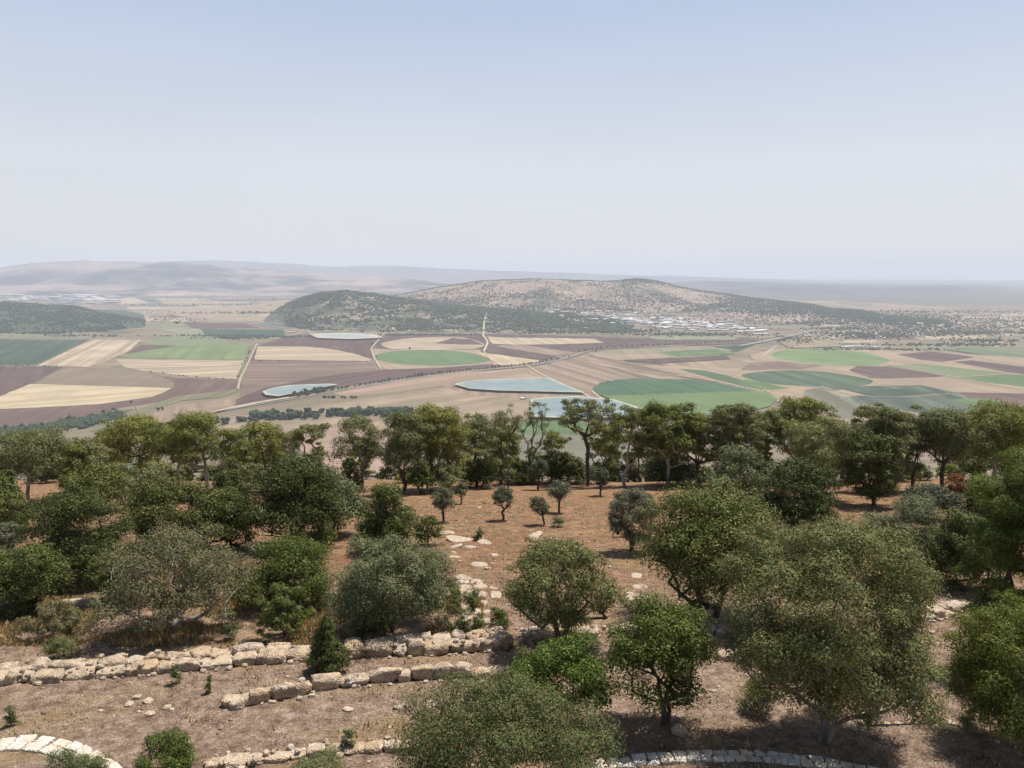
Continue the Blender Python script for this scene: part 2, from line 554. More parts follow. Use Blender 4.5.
def hill_mat(name, c_bare, c_bare2, c_scrub, lo=0.42, hi=0.60, sc=0.004):
    m, n, l, b = nt(name)
    geo = n.new("ShaderNodeNewGeometry"); pos = geo.outputs["Position"]
    a = noise(n, l, pos, sc, 10, 0.72)
    k = noise(n, l, pos, sc * 5, 6, 0.7)
    z = noise(n, l, mapping(n, l, pos, (0.3, 0.3, 6)), sc * 2, 6, 0.65)
    bare = mix(n, l, mrange(n, l, k.outputs[0], 0.35, 0.65), c_bare, c_bare2)
    bare = mix(n, l, mrange(n, l, z.outputs[0], 0.5, 0.62, 0, 0.5), bare, tuple(x * 1.35 for x in c_bare))
    col = mix(n, l, mrange(n, l, a.outputs[0], lo, hi), bare, c_scrub)
    d = noise(n, l, pos, 0.035, 3, 0.6)
    col = mix(n, l, mrange(n, l, d.outputs[0], 0.50, 0.60, 0, 0.7), col, tuple(x * 0.8 for x in c_scrub))
    l.new(col, b.inputs["Base Color"]); b.inputs["Roughness"].default_value = 1.0
    b.inputs["Specular IOR Level"].default_value = 0.05
    return m


M_SOIL = soil_mat()
M_STONE = stone_mat("limestone_block", (0.09, 0.065, 0.045), (0.33, 0.23, 0.145), (0.62, 0.50, 0.37))
M_ROCK = stone_mat("pale_rock", (0.16, 0.12, 0.085), (0.38, 0.30, 0.22), (0.58, 0.50, 0.41), 5.0)
M_PAVE = stone_mat("pale_paving_stone", (0.50, 0.43, 0.34), (0.70, 0.64, 0.54), (0.84, 0.79, 0.70), 6.0)
M_BARK = bark_mat("dark_bark", (0.035, 0.026, 0.02), (0.13, 0.095, 0.07))
M_GREYBARK = bark_mat("grey_bark", (0.10, 0.085, 0.07), (0.30, 0.26, 0.22))
M_PALEBARK = bark_mat("pale_dry_bark", (0.24, 0.20, 0.16), (0.50, 0.45, 0.38))
L_PINE = leaf_mat("pine_needles", (0.155, 0.170, 0.042), (0.24, 0.25, 0.065), (0.31, 0.30, 0.11), 0.22)
L_PINE2 = leaf_mat("thin_pine_needles", (0.17, 0.18, 0.070), (0.26, 0.26, 0.11), (0.24, 0.21, 0.12), 0.22)
L_NEARPINE = leaf_mat("yellow_green_pine_needles", (0.10, 0.125, 0.028), (0.19, 0.22, 0.046), (0.28, 0.30, 0.08), 0.3)  # yellow-green needle colour of the near pines at the right border
L_OAK = leaf_mat("dark_oak_leaves", (0.056, 0.070, 0.018), (0.105, 0.122, 0.032), (0.18, 0.19, 0.07), 0.08)
L_OAK2 = leaf_mat("green_oak_leaves", (0.080, 0.098, 0.024), (0.14, 0.165, 0.040), (0.22, 0.235, 0.08), 0.08)
L_GREY = leaf_mat("grey_green_leaves", (0.125, 0.138, 0.060), (0.21, 0.22, 0.105), (0.30, 0.30, 0.17), 0.08)
L_OLIVE = leaf_mat("olive_leaves", (0.095, 0.105, 0.056), (0.15, 0.16, 0.09), (0.22, 0.23, 0.17), 0.08)
L_BRIGHT = leaf_mat("fresh_green_leaves", (0.095, 0.130, 0.024), (0.17, 0.215, 0.042), (0.27, 0.31, 0.08), 0.28)
L_BRIGHT2 = leaf_mat("glossy_green_leaves", (0.072, 0.098, 0.020), (0.125, 0.16, 0.034), (0.20, 0.235, 0.065), 0.2)
L_DRY = leaf_mat("dry_brown_leaves", (0.12, 0.13, 0.055), (0.19, 0.185, 0.085), (0.29, 0.20, 0.12), 0.12, 0.8)
L_MIXED = leaf_mat("speckled_leaves", (0.135, 0.150, 0.050), (0.23, 0.23, 0.085), (0.34, 0.21, 0.10), 0.12, 0.90)
L_REDTIP = leaf_mat("red_tipped_leaves", (0.11, 0.13, 0.048), (0.20, 0.205, 0.078), (0.28, 0.13, 0.08), 0.2, 0.90)
L_RED = leaf_mat("dead_red_leaves", (0.20, 0.08, 0.035), (0.28, 0.12, 0.05), None, 0.2)
L_DEAD = leaf_mat("dead_grey_twigs", (0.20, 0.16, 0.12), (0.30, 0.24, 0.19), None, 0.1)
L_WEED = leaf_mat("weed_leaves", (0.11, 0.14, 0.05), (0.20, 0.22, 0.09), (0.28, 0.26, 0.12), 0.2)
L_STRAW = leaf_mat("dry_grass_blades", (0.34, 0.24, 0.11), (0.46, 0.34, 0.17), (0.24, 0.22, 0.09), 0.2)
M_FARTREE = flat_mat("far_tree_foliage", (0.042, 0.058, 0.030), 0.9, 0.3, 0.3, 0.1)

# ------------------------------------------------------------------ the plain, the hills, the mountain side
def disc(name, r, mat, z=0.0, kind='structure'):
    rr = np.concatenate([[0.001], np.geomspace(500, r, 26)]); th = np.linspace(0, 2 * math.pi, 65)
    R, T = np.meshgrid(rr, th, indexing='ij')
    v = np.stack([R * np.sin(T), R * np.cos(T), np.full_like(R, z)], -1).reshape(-1, 3)
    me = np_mesh(name, v, grid_faces(len(rr), len(th))[:, ::-1], mat)
    return tag(link(name, me), kind=kind)


disc("valley_floor", 52000, plain_mat())

MH = {
    'low_wooded': hill_mat("wooded_hill_soil", (0.22, 0.18, 0.11), (0.15, 0.14, 0.09), (0.055, 0.07, 0.04), 0.30, 0.42),
    'near_ridge': hill_mat("ridge_soil", (0.34, 0.265, 0.19), (0.27, 0.21, 0.15), (0.075, 0.085, 0.05), 0.38, 0.52),
    'spur': hill_mat("spur_soil", (0.34, 0.26, 0.18), (0.27, 0.21, 0.14), (0.13, 0.13, 0.08), 0.55, 0.68),
    'long_hill': hill_mat("long_hill_soil", (0.33, 0.245, 0.19), (0.26, 0.19, 0.145), (0.085, 0.09, 0.06), 0.47, 0.60, 0.0016),
    'left_mountain': hill_mat("mountain_soil", (0.36, 0.27, 0.22), (0.24, 0.19, 0.16), (0.03, 0.035, 0.04), 0.45, 0.56, 0.00035),
    'far_ridge': hill_mat("far_ridge_soil", (0.16, 0.135, 0.115), (0.13, 0.11, 0.1), (0.06, 0.06, 0.055), 0.42, 0.6, 0.0005),
    'right_ridge': hill_mat("right_ridge_soil", (0.14, 0.115, 0.10), (0.10, 0.085, 0.075), (0.04, 0.045, 0.05), 0.42, 0.56, 0.0004),
}
for k, H in HILLS.items():
    nu, nv = (420, 240) if H['s'] in (1, 2, 3, 7) else (300, 90)
    cols = np.linspace(H['X'][0] - 5, H['X'][-1] + 5, nu)
    DCM = max(H['DC']) if isinstance(H['DC'], list) else H['DC']
    d = np.linspace(np.min(H['DB']) * 0.9, (DCM + H['back']) * 1.05, nv)
    Cc, D = np.meshgrid(cols, d, indexing='ij')
    x = (Cc - 512) / F * D
    z = hill_z(k, x, D)
    v = np.stack([x, D, z], -1).reshape(-1, 3)
    o = link({'low_wooded': 'low_hill', 'near_ridge': 'ridge_hill', 'spur': 'hill_spur', 'long_hill': 'long_hill', 'left_mountain': 'mountain', 'far_ridge': 'far_mountain', 'right_ridge': 'mountain_ridge'}[k],
             np_mesh(k, v, grid_faces(nu, nv)[:, ::-1], MH[k], True))
    tag(o, kind='structure')

# the mountain side: fine under the garden, coarser down the flank
ang = np.radians(np.linspace(-56, 56, 900))
dd = np.concatenate([np.linspace(0.5, 10, 40), np.geomspace(10.1, 92, 520), np.geomspace(93, 1090, 90)])
A, D = np.meshgrid(ang, dd, indexing='ij')
x = np.tan(A) * D * 0.9 + np.tan(A) * 6; y = D
z = slope_z(x, y)
o = link("hillside", np_mesh("hillside", np.stack([x, y, z], -1).reshape(-1, 3), grid_faces(len(ang), len(dd))[:, ::-1], M_SOIL, True))
tag(o, kind='structure')
# ground behind and below the viewer, joining the slope
xs = np.linspace(-60, 60, 40); ys = np.linspace(-60, 0.5, 20)
X, Y = np.meshgrid(xs, ys, indexing='ij')
o = link("upper_ground", np_mesh("upper_ground", np.stack([X, Y, slope_z(X, Y) - 0.05], -1).reshape(-1, 3), grid_faces(40, 20)[:, ::-1], M_SOIL, True))
tag(o, kind='structure')

# ------------------------------------------------------------------ fields of the plain
TAN = (0.285, 0.218, 0.145); TAN2 = (0.40, 0.32, 0.22)
PINK = (0.195, 0.140, 0.102); PINK2 = (0.26, 0.195, 0.138)
PURP = (0.082, 0.052, 0.045); PURP2 = (0.112, 0.073, 0.061)
BRN = (0.145, 0.096, 0.075); BRN2 = (0.30, 0.20, 0.15)
GRN = (0.080, 0.130, 0.052); GRN2 = (0.105, 0.155, 0.062)
DGR = (0.036, 0.060, 0.038); DGR2 = (0.055, 0.082, 0.05)
LGR = (0.125, 0.170, 0.068); LGR2 = (0.15, 0.195, 0.08)
PGR = (0.17, 0.185, 0.11); PGR2 = (0.22, 0.215, 0.135)
OLV = (0.165, 0.142, 0.085); OLV2 = (0.22, 0.18, 0.115)
GRY = (0.10, 0.115, 0.085); GRY2 = (0.14, 0.145, 0.11)
YEL = (0.37, 0.295, 0.18); YEL2 = (0.43, 0.35, 0.23)
BERM = (0.42, 0.36, 0.28)


def catmull(P, k=6):
    P = [np.array(p, float) for p in P]; n = len(P); out = []
    for i in range(n):
        p0, p1, p2, p3 = P[i - 1], P[i], P[(i + 1) % n], P[(i + 2) % n]
        for j in range(k):
            t = j / k
            out.append(0.5 * ((2 * p1) + (-p0 + p2) * t + (2 * p0 - 5 * p1 + 4 * p2 - p3) * t * t + (-p0 + 3 * p1 - 3 * p2 + p3) * t ** 3))
    return out


fcount = [0]
mcache = {}


def sheet(name, P, mat, curved=False, zoff=None, fn=None):
    fcount[0] += 1
    z = 0.3 + 0.05 * fcount[0] if zoff is None else zoff
    if curved: P = catmull(P)
    elif name == "field":
        Q = []
        for (a0, b0), (a1, b1) in zip(P, P[1:] + P[:1]):
            nseg = max(1, int(math.hypot(a1 - a0, (b1 - b0) * 3) / 7))
            for i in range(nseg):
                t = i / nseg; jit = 0.0 if i == 0 else 1.0
                Q.append((a0 + (a1 - a0) * t + random.gauss(0, 0.35) * jit, b0 + (b1 - b0) * t + random.gauss(0, 0.09) * jit))
        P = Q
    pts = []
    for i, (a, b) in enumerate(P):
        pts.append(Vector((*plain_pt(a, b), z)))
    from mathutils.geometry import tessellate_polygon
    me = bpy.data.meshes.new(name)
    tris = tessellate_polygon([pts])
    me.from_pydata([tuple(p) for p in pts], [], [tuple(t) for t in tris])
    me.update()
    if me.polygons and sum(p.normal.z for p in me.polygons) < 0:
        me.flip_normals()
    me.materials.append(mat)
    return tag(link(name, me), kind='structure')


def fmat(c1, c2, ang=0, period=30, stripe=0.4, patch=0.5, radial=None):
    k = (c1, c2, ang, period, stripe, patch, radial)
    if k not in mcache:
        mcache[k] = field_mat("field_soil", c1, c2, ang, period, stripe, patch, radial)
    return mcache[k]


FIELDS = [
    # (points, colour, colour2, stripe angle, period, stripe, curved)
    ([(-200, 366), (63, 367), (101, 368), (180, 378), (236, 380), (250, 386), (238, 389), (178, 396), (160, 402), (120, 408), (95, 416), (25, 429), (-30, 434), (-200, 436)], PURP2, BRN, 0.2, 26, 0.35, 0),
    ([(-200, 366), (0, 366), (63, 367), (30, 384), (0, 396), (-200, 398)], PURP, PURP2, 0.5, 26, 0.35, 0),
    ([(-160, 339.5), (0, 339.5), (89, 340), (37, 364.8), (0, 365), (-200, 365)], DGR, DGR2, (60, 340, 10, 364), 50, 0.7, 0),
    ([(91, 339.5), (141, 340), (134, 346), (127, 352), (108, 360), (89, 367), (38, 365.7)], TAN, TAN2, (110, 340, 60, 366), 60, 1.0, 0),
    ([(63, 367.5), (101, 368), (142, 372), (163, 377.5), (175, 383), (173, 387.5), (100, 386), (33, 385)], PINK, OLV, 0.1, 50, 0.5, 0),
    ([(30, 384), (100, 386), (172, 388), (165, 392), (152, 397), (101, 404), (38, 407.6), (0, 409), (-100, 411), (-100, 405), (0, 396.5)], YEL, YEL2, (20, 404, 160, 393), 90, 0.6, 0),
    ([(124, 354), (142, 344.6), (165, 336.5), (190, 336.3), (223, 338), (232, 344.6), (193, 346.6), (178, 346)], PGR, LGR, -1.2, 26, 0.4, 0),
    ([(142, 344.6), (178, 346), (150, 350), (124, 354)], PURP, PURP2, 0.3, 20, 0.3, 0),
    ([(117, 358), (135, 353), (157, 349), (175, 346.7), (198, 345.4), (254, 344.6), (244, 360)], LGR, LGR2, (180, 346, 160, 359), 60, 0.4, 0),
    ([(115.5, 359.4), (244, 360.6), (236, 379), (193, 377), (142, 371), (124, 367)], TAN, TAN2, (215, 340), 80, 1.0, 0),
    ([(127, 424), (142, 414), (157, 408), (203, 402), (254, 397), (262, 400), (235, 409), (211, 414), (180, 428)], PINK, PINK2, 0.4, 40, 0.4, 0),
    ([(183, 322), (244, 324), (262, 328), (193, 329)], PURP, PURP2, 0, 30, 0.3, 0),
    ([(198, 329), (250, 329.5), (283, 329.5), (285, 335.5), (229, 339), (206, 335)], DGR, DGR2, 0, 30, 0.3, 0),
    ([(250, 324), (301, 321), (311, 327.6), (283, 329)], DGR2, GRY, 0, 30, 0.3, 0),
    ([(165, 326), (200, 329), (205, 335), (190, 335.5), (160, 330)], PGR, PGR2, 0, 30, 0.3, 0),
    ([(1, 331), (45, 328), (85, 336), (95, 339), (5, 338.5)], PGR, OLV, 0, 30, 0.4, 0),
    ([(168, 308), (235, 306), (280, 312), (270, 321), (215, 322), (175, 316)], PINK2, TAN, 0, 60, 0.4, 0),
    ([(235, 306), (290, 303), (300, 318), (282, 321)], TAN, PINK2, 0, 60, 0.4, 0),
    ([(105, 299), (135, 298), (150, 303), (120, 305)], TAN, TAN2, 0, 60, 0.4, 0),
    ([(135, 298), (155, 298.5), (162, 302.5), (148, 302.5)], GRY, DGR2, 0, 60, 0.4, 0),
    ([(155, 299), (215, 301), (212, 305), (165, 304)], TAN, PINK2, 0, 60, 0.4, 0),
    ([(100, 421), (142, 408), (178, 396.5), (216, 394.5), (236, 388.5), (240, 391), (222, 397.5), (182, 401), (150, 412), (118, 427), (90, 432)], (0.10, 0.13, 0.065), OLV, 0, 40, 0.5, 0),
    ([(244, 362), (249, 345), (256, 345), (251, 362), (243, 380), (236, 380)], (0.12, 0.14, 0.08), OLV, 0, 40, 0.5, 0),
    # centre left
    ([(250, 362), (257, 346), (275, 340), (296, 335), (313, 334), (384, 334), (374, 348), (372, 359), (340, 362)], PURP, PURP2, 0.2, 30, 0.35, 0),
    ([(257.6, 346.6), (301, 346.6), (322, 348.3), (339, 350.7), (358, 355), (372, 359.5), (369, 361.4), (255, 360)], TAN2, TAN, (320, 395), 80, 0.7, 0),
    ([(240, 391), (250, 361.2), (372, 361.5), (377, 370), (339, 381), (285, 392), (240, 405)], BRN, PINK, (330, 345), 90, 0.7, 0),
    ([(236, 400), (262, 389), (313, 378), (377, 370.5), (420, 367), (458, 364), (494, 364), (520, 365), (440, 373), (377, 382), (344, 386.5), (320, 391), (283, 399), (236, 408)], PURP, PURP2, -0.5, 30, 0.35, 0),
    ([(382, 334), (491, 334), (491, 352), (482, 355), (374, 355), (376, 345)], PURP, PURP2, 0, 30, 0.35, 0),
    ([(372, 349), (400, 350), (480, 350), (495, 364), (440, 368), (384, 370), (376, 362)], PINK2, TAN, 0.4, 40, 0.5, 0),
    ([(382, 343.5), (402, 339.3), (428, 337.5), (460, 337.5), (483.6, 344), (473, 349), (430, 350), (402, 350), (387, 348)], PINK2, TAN2, (430, 352), 26, 0.5, 1),
    ([(435, 343.6), (453, 338), (470, 339.5), (484, 345), (460, 345)], PURP, PURP2, 0, 30, 0.3, 0),
    ([(374, 357), (384, 353), (402, 351), (428, 350.3), (453, 351), (476, 354.5), (490, 360.3), (473, 364), (443, 366), (407, 365), (382, 361.5)], (0.095, 0.155, 0.07), GRN2, 0.3, 20, 0.3, 1),
    ([(491, 334.5), (500, 334), (600, 337), (660, 339), (680, 344), (581, 351.5), (551, 356), (485, 347)], PURP, PURP2, 0, 30, 0.35, 0),
    ([(487, 336.5), (500, 337.7), (594, 339), (605, 343), (560, 344.5), (515, 345), (492, 344)], YEL2, TAN, 0.2, 26, 0.5, 0),
    ([(500, 345.5), (525, 345.5), (563, 351), (575, 353), (556, 356.5), (495, 346.5)], PINK, PINK2, 0.2, 26, 0.5, 0),
    ([(485, 347), (495, 346.5), (551, 355.5), (558, 357), (538, 360.6), (520, 357), (480, 352)], PURP, PURP2, 0.2, 26, 0.5, 0),
    ([(478, 353), (495, 354.5), (515, 357.5), (538, 360.3), (540, 362), (510, 366), (494, 365), (489, 359)], YEL, YEL2, 0.2, 26, 0.5, 0),
    # striped land by the road and the ponds
    ([(170, 432), (215, 414), (262, 404), (331, 393), (412.5, 379), (470, 372.5), (520, 369), (548, 366), (560, 372), (548, 382), (500, 384), (560, 396), (580, 412), (520, 425), (300, 440)], OLV, PINK2, (331, 400, 470, 380), 120, 0.9, 0),
    ([(331, 393), (412.5, 379), (470, 372.5), (533, 368), (549, 379), (510, 381), (468, 382), (440, 386), (400, 392), (345, 397)], TAN, BRN2, (345, 392, 470, 375), 90, 1.0, 0),
    ([(443, 386.5), (450, 382.5), (480, 380.5), (510, 379), (560, 378.5), (600, 393), (596, 402), (560, 400), (500, 396.5), (468, 396), (455, 391)], BRN2, PINK, 0, 30, 0.3, 0),
    ([(533, 368), (555, 362), (576, 358), (605, 367), (642, 379), (618, 380), (601, 383.5), (592, 389), (588, 396), (570, 388), (548, 378)], PINK2, PINK, (560, 365, 615, 381), 50, 0.8, 0),
    ([(576, 357.5), (594, 355.5), (662.5, 369.5), (720, 379.6), (728, 385), (642, 379)], BRN, PINK2, (585, 357, 680, 379), 60, 1.2, 0),
    ([(586, 353.2), (642, 349), (711, 347.5), (736, 349), (720, 356), (622, 361), (596, 357)], PGR, PINK2, 0, 26, 0.3, 0),
    ([(617, 360.6), (678, 358), (726, 356), (731, 359.3), (657, 364)], PURP, PURP2, 0, 26, 0.3, 0),
    ([(596, 356.5), (662, 354), (673, 357.5), (622, 360.6)], PINK2, TAN, 0, 26, 0.3, 0),
    ([(662, 352.5), (690, 350.5), (718, 349.7), (736, 354), (710, 356), (678, 357.3)], GRN, GRN2, 0, 26, 0.3, 0),
    ([(713, 346.6), (754, 345.4), (736, 351.7)], DGR, DGR2, 0, 26, 0.3, 0),
    ([(640, 341), (660, 336), (700, 336), (760, 340), (750, 344), (690, 346)], PURP, PURP2, 0, 26, 0.3, 0),
    ([(640, 337), (680, 334), (740, 337), (735, 340), (660, 340)], PGR, PGR2, 0, 26, 0.3, 0),
    ([(657, 364.4), (728, 360.6), (765, 359), (790, 366), (750, 369), (678, 368.5)], PINK, TAN, 0, 26, 0.5, 0),
    ([(640, 366), (700, 366), (760, 380), (780, 388), (800, 400), (750, 392), (708, 380)], TAN, PINK2, 1.0, 26, 0.5, 0),
    ([(678, 369.3), (703, 371), (740, 379), (778, 389), (760, 391), (718, 381)], GRN, DGR2, 1.0, 22, 0.3, 0),
    ([(705, 369.5), (745, 368), (760, 373), (745, 376)], PGR, OLV, 1.0, 22, 0.3, 0),
    ([(700, 369), (800, 367.5), (858, 371), (870, 380), (868, 388), (830, 392), (860, 400), (800, 410), (776, 402), (768, 392), (740, 380)], TAN, PINK2, 0.6, 30, 0.5, 0),
    ([(592.7, 390), (597, 386), (605, 382.5), (622, 379.8), (655, 379), (693, 380.4), (728, 385.5), (757, 392), (678, 394), (602, 396.5), (594, 393)], (0.048, 0.095, 0.050), (0.07, 0.12, 0.06), 0.3, 22, 0.35, 0),
    ([(602, 396.5), (678, 394), (757, 392), (770, 394.5), (778, 400), (770, 407), (750, 412), (700, 417), (650, 412), (619, 403.5)], LGR, GRN2, 0.3, 22, 0.3, 0),
    # right
    ([(750, 356), (775, 349), (890, 350), (1100, 362), (1100, 425), (830, 425), (780, 395), (760, 372)], PINK2, TAN, 0.3, 40, 0.4, 0),
    ([(771, 355.5), (785, 351), (819.6, 349.5), (857, 352.2), (881, 357.7), (889, 361.8), (873, 365.8), (841, 366.3), (803.5, 363.6), (777, 359)], LGR, (0.145, 0.215, 0.085), 0.3, 18, 0.3, 1),
    ([(750, 363), (780, 362), (825, 366), (800, 370), (740, 371)], BRN, PINK, 0, 30, 0.3, 0),
    ([(743, 375), (777, 371.3), (817, 372), (857, 377.5), (873, 382), (860, 386.5), (817, 387.5), (771, 384.5), (750, 380)], (0.085, 0.12, 0.065), DGR2, (760, 375, 800, 387), 60, 0.7, 1),
    ([(745, 380), (770, 385), (790, 389), (770, 391), (740, 385)], GRN, GRN2, 0, 22, 0.3, 0),
    ([(849, 371), (857, 366.6), (889, 367), (945, 377), (910.6, 380.5), (870, 379)], BRN, PURP, 0.2, 26, 0.4, 0),
    ([(886.5, 366.6), (921, 364.4), (1007, 373.8), (953, 377.8)], PGR, LGR, 0.2, 26, 0.4, 0),
    ([(958.7, 378), (1007, 375), (1050, 377.5), (1060, 391), (991, 384.8)], GRN, GRN2, 0.2, 26, 0.4, 0),
    ([(897, 355), (932, 352), (975, 357.7), (943, 362.6), (921, 360.4)], PURP, PURP2, 0.2, 26, 0.4, 0),
    ([(953, 362.6), (972, 361), (1100, 377), (1100, 384), (1007, 372.7)], PURP, PURP2, 0.2, 26, 0.4, 0),
    ([(975, 358), (1000, 356), (1100, 366), (1100, 374), (1020, 366)], TAN, PINK2, 0.2, 26, 0.4, 0),
    ([(945, 350), (980, 347), (1100, 356), (1100, 364), (980, 355)], PGR, GRN, 0.2, 26, 0.4, 0),
    ([(875, 384.5), (884, 379.5), (943, 378), (1060, 392), (1060, 396), (937, 392.5), (900, 386.5)], PINK2, TAN, 0.2, 26, 0.4, 0),
    ([(819.6, 386.6), (870, 387), (921, 386), (959, 394), (985, 412), (921, 414), (857, 404), (835, 397)], GRY, DGR2, (840, 388, 880, 410), 60, 1.2, 0),
    ([(805, 391), (822, 388), (850, 398), (862, 408), (850, 420), (800, 405)], GRY2, OLV, (810, 390, 850, 415), 40, 1.5, 0),
    ([(959, 393.5), (1060, 395), (1060, 408), (985, 410)], PURP, BRN, 0.2, 26, 0.4, 0),
    ([(948, 400.5), (977, 399), (1004, 402), (985.5, 409.5)], GRN, GRN2, 0.2, 26, 0.4, 0),
    ([(827.6, 392.5), (843.7, 390.4), (865, 396.5), (846, 398)], PINK2, TAN, 0.2, 26, 0.4, 0),
    ([(853, 393), (905, 389), (935, 394), (880, 399)], DGR, DGR2, 0.2, 30, 0.5, 0),
    ([(780, 343), (800, 337), (845, 338), (840, 347), (790, 349)], OLV, TAN, 0, 30, 0.4, 0),
    # ground seen between the pines
    ([(300, 430), (390, 425), (420, 450), (430, 475), (300, 480)], BRN2, PINK2, 0.8, 40, 0.5, 0),
    ([(60, 440), (220, 432), (260, 470), (40, 480)], OLV, PINK, 0.8, 40, 0.5, 0),
    ([(85, 458), (130, 456), (148, 472), (82, 476)], PGR, DGR2, 1.4, 14, 1.0, 0),
    ([(520, 424), (580, 420), (600, 436), (515, 436)], GRN, GRN2, 0.8, 40, 0.5, 0),
    ([(440, 436), (620, 436), (640, 470), (440, 474)], OLV, GRY2, 0.8, 18, 0.8, 0),
]
for (P, c1, c2, a, per, st, cur) in FIELDS:
    radial = None
    if isinstance(a, tuple) and len(a) == 4:       # furrows run along this line of the ground
        p0 = plain_pt(a[0], a[1]); p1 = plain_pt(a[2], a[3]); a = round(math.atan2(-(p1[0] - p0[0]), p1[1] - p0[1]), 3)
    elif isinstance(a, tuple):
        radial = plain_pt(*a); a = 0
    sheet("field", P, fmat(c1, c2, a, max(per, 40), st, 0.6, radial), bool(cur))


# the small far plots beyond the hills' feet, each a strip of its own
rf = random.Random(5)
for (xa, xb, ra, rb) in ((-60, 300, 297, 331), (825, 1090, 312, 349)):
    row = ra
    while row < rb:
        h_ = 1.3 + (row - ra) * 0.11 * rf.uniform(0.7, 1.2)
        a = xa + rf.uniform(-20, 20)
        while a < xb:
            w_ = rf.uniform(22, 70)
            sh = rf.uniform(-8, 8)
            if rf.random() < 0.62:
                c1, c2 = rf.choice([(TAN, TAN2), (PINK, PINK2), (PURP2, BRN), (PGR, OLV), (DGR2, GRY2), (TAN2, PINK2), (PINK2, OLV), (BRN2, PINK)])
                sl = rf.uniform(-0.6, 0.6)
                if not (xa > 500 and row > 340 and a < 905):
                    sheet("field", [(a + sh, row + 0.1), (a + w_ * 0.95 + sh, row + sl), (a + w_ * 0.93, row + h_ * 0.9 + sl), (a, row + h_ * 0.9)], fmat(c1, c2, 0.3, 60, 0.4, 0.6), zoff=0.15)
            a += w_
        row += h_
# ponds: water with a pale bank round them
def water_mat():
    m, n, l, b = nt("pond_water")
    geo = n.new("ShaderNodeNewGeometry")
    a = noise(n, l, geo.outputs["Position"], 0.01, 5, 0.6)
    r = ramp(n, [(0.35, (0.14, 0.185, 0.18)), (0.65, (0.20, 0.25, 0.235))]); l.new(a.outputs[0], r.inputs[0])
    l.new(r.outputs[0], b.inputs["Base Color"]); b.inputs["Roughness"].default_value = 0.3; b.inputs["IOR"].default_value = 1.33; b.inputs["Specular IOR Level"].default_value = 0.18
    k = noise(n, l, geo.outputs["Position"], 0.35, 4, 0.6)
    bump(n, l, b, k.outputs[0], 0.25, 0.3)
    return m


M_WATER = water_mat()
M_WATER_PALE = flat_mat("milky_water", (0.34, 0.42, 0.41), 0.3, 0.1)
M_BERM = flat_mat("pond_bank", BERM, 0.95, 0.2)
M_REED = flat_mat("pond_reeds", (0.16, 0.21, 0.10), 0.95, 0.25)


def grow_poly(P, k):
    cx = sum(p[0] for p in P) / len(P); cy = sum(p[1] for p in P) / len(P)
    return [(cx + (a - cx) * (1 + k * 0.55), cy + (b - cy) * (1 + k)) for a, b in P]


for P, w, edge in (
        ([(265, 393.8), (275, 390.5), (290, 388.3), (326, 387), (335, 387.5), (318, 391), (296, 395), (280, 398), (268, 396.8)], M_WATER, 0.12),
        ([(457, 386.8), (466, 384.4), (480, 383), (510, 381.8), (548, 380.8), (562, 387), (581, 394.6), (540, 393.6), (500, 392.8), (472, 391)], M_WATER, 0.075),
        ([(533, 402.5), (555, 400.5), (580, 400), (612, 403), (635, 410), (625, 419), (580, 421), (533, 419)], M_WATER, 0.07),
        ([(320, 336.2), (345, 335.6), (368, 336.5), (372, 338.5), (350, 339.3), (326, 338.6)], M_WATER_PALE, 0.5)):
    sheet("pond_bank", grow_poly(P, edge * 1.6), M_REED if w is M_WATER else M_BERM)
    sheet("pond_bank", grow_poly(P, edge), M_BERM)
    sheet("pond_water", P, w)


# roads
def road(pts, width, mat, name="road", zf=None, dz=4.5):
    q = []
    for p in pts:
        if zf is None:
            q.append((*plain_pt(*p), 0.0))
        else:
            q.append(zf(*p))
    # resample
    out = []
    for a, b in zip(q[:-1], q[1:]):
        n = max(1, int(math.dist(a[:2], b[:2]) / 40))
        for i in range(n):
            t = i / n; out.append((a[0] + (b[0] - a[0]) * t, a[1] + (b[1] - a[1]) * t))
    out.append(q[-1][:2]); o = np.array(out)
    for _ in range(6):
        o[1:-1] = (o[:-2] + o[2:] + 2 * o[1:-1]) / 4
    t = np.gradient(o, axis=0); t /= np.linalg.norm(t, axis=1, keepdims=True) + 1e-9
    nrm = np.stack([-t[:, 1], t[:, 0]], 1) * width / 2
    L = o + nrm; R = o - nrm
    zz = np.maximum(far_z(o[:, 0], o[:, 1]), 0) + dz
    v = np.stack([np.column_stack([L, zz]), np.column_stack([R, zz])], 1).reshape(-1, 3)
    return tag(link(name, np_mesh(name, v, grid_faces(len(o), 2), mat)), kind='structure')


M_DIRT = flat_mat("dirt_track", (0.36, 0.29, 0.21), 0.95, 0.15)
M_ASPH = flat_mat("worn_asphalt", (0.26, 0.245, 0.23), 0.9, 0.1)
road([(150, 432), (200, 417), (240, 408), (300, 399), (331, 393), (412, 379), (470, 372), (533, 366), (560, 361), (578, 355.5), (588, 351.5), (612, 348.5), (680, 345.5), (760, 343)], 16, M_ASPH)
road([(200, 418), (225, 410), (262, 402.5), (300, 397)], 26, M_DIRT, "track")
road([(385, 333), (377, 342), (371, 349), (374, 358), (381, 370)], 9, M_DIRT, "track", dz=4.6)
road([(257, 344), (249, 362), (240, 380), (238, 390)], 9, M_DIRT, "track")
road([(528, 367), (548, 379), (566, 386), (585, 395), (600, 405)], 10, M_DIRT, "track", dz=4.7)
road([(484, 352), (490, 360), (500, 366)], 11, M_DIRT, "track")
road([(484, 352), (488, 343), (483, 336), (484, 328), (487, 324)], 13, M_DIRT, "track", dz=7)
road([(598, 366), (640, 372), (700, 379), (760, 391), (780, 396)], 9, M_DIRT, "track", dz=4.8)
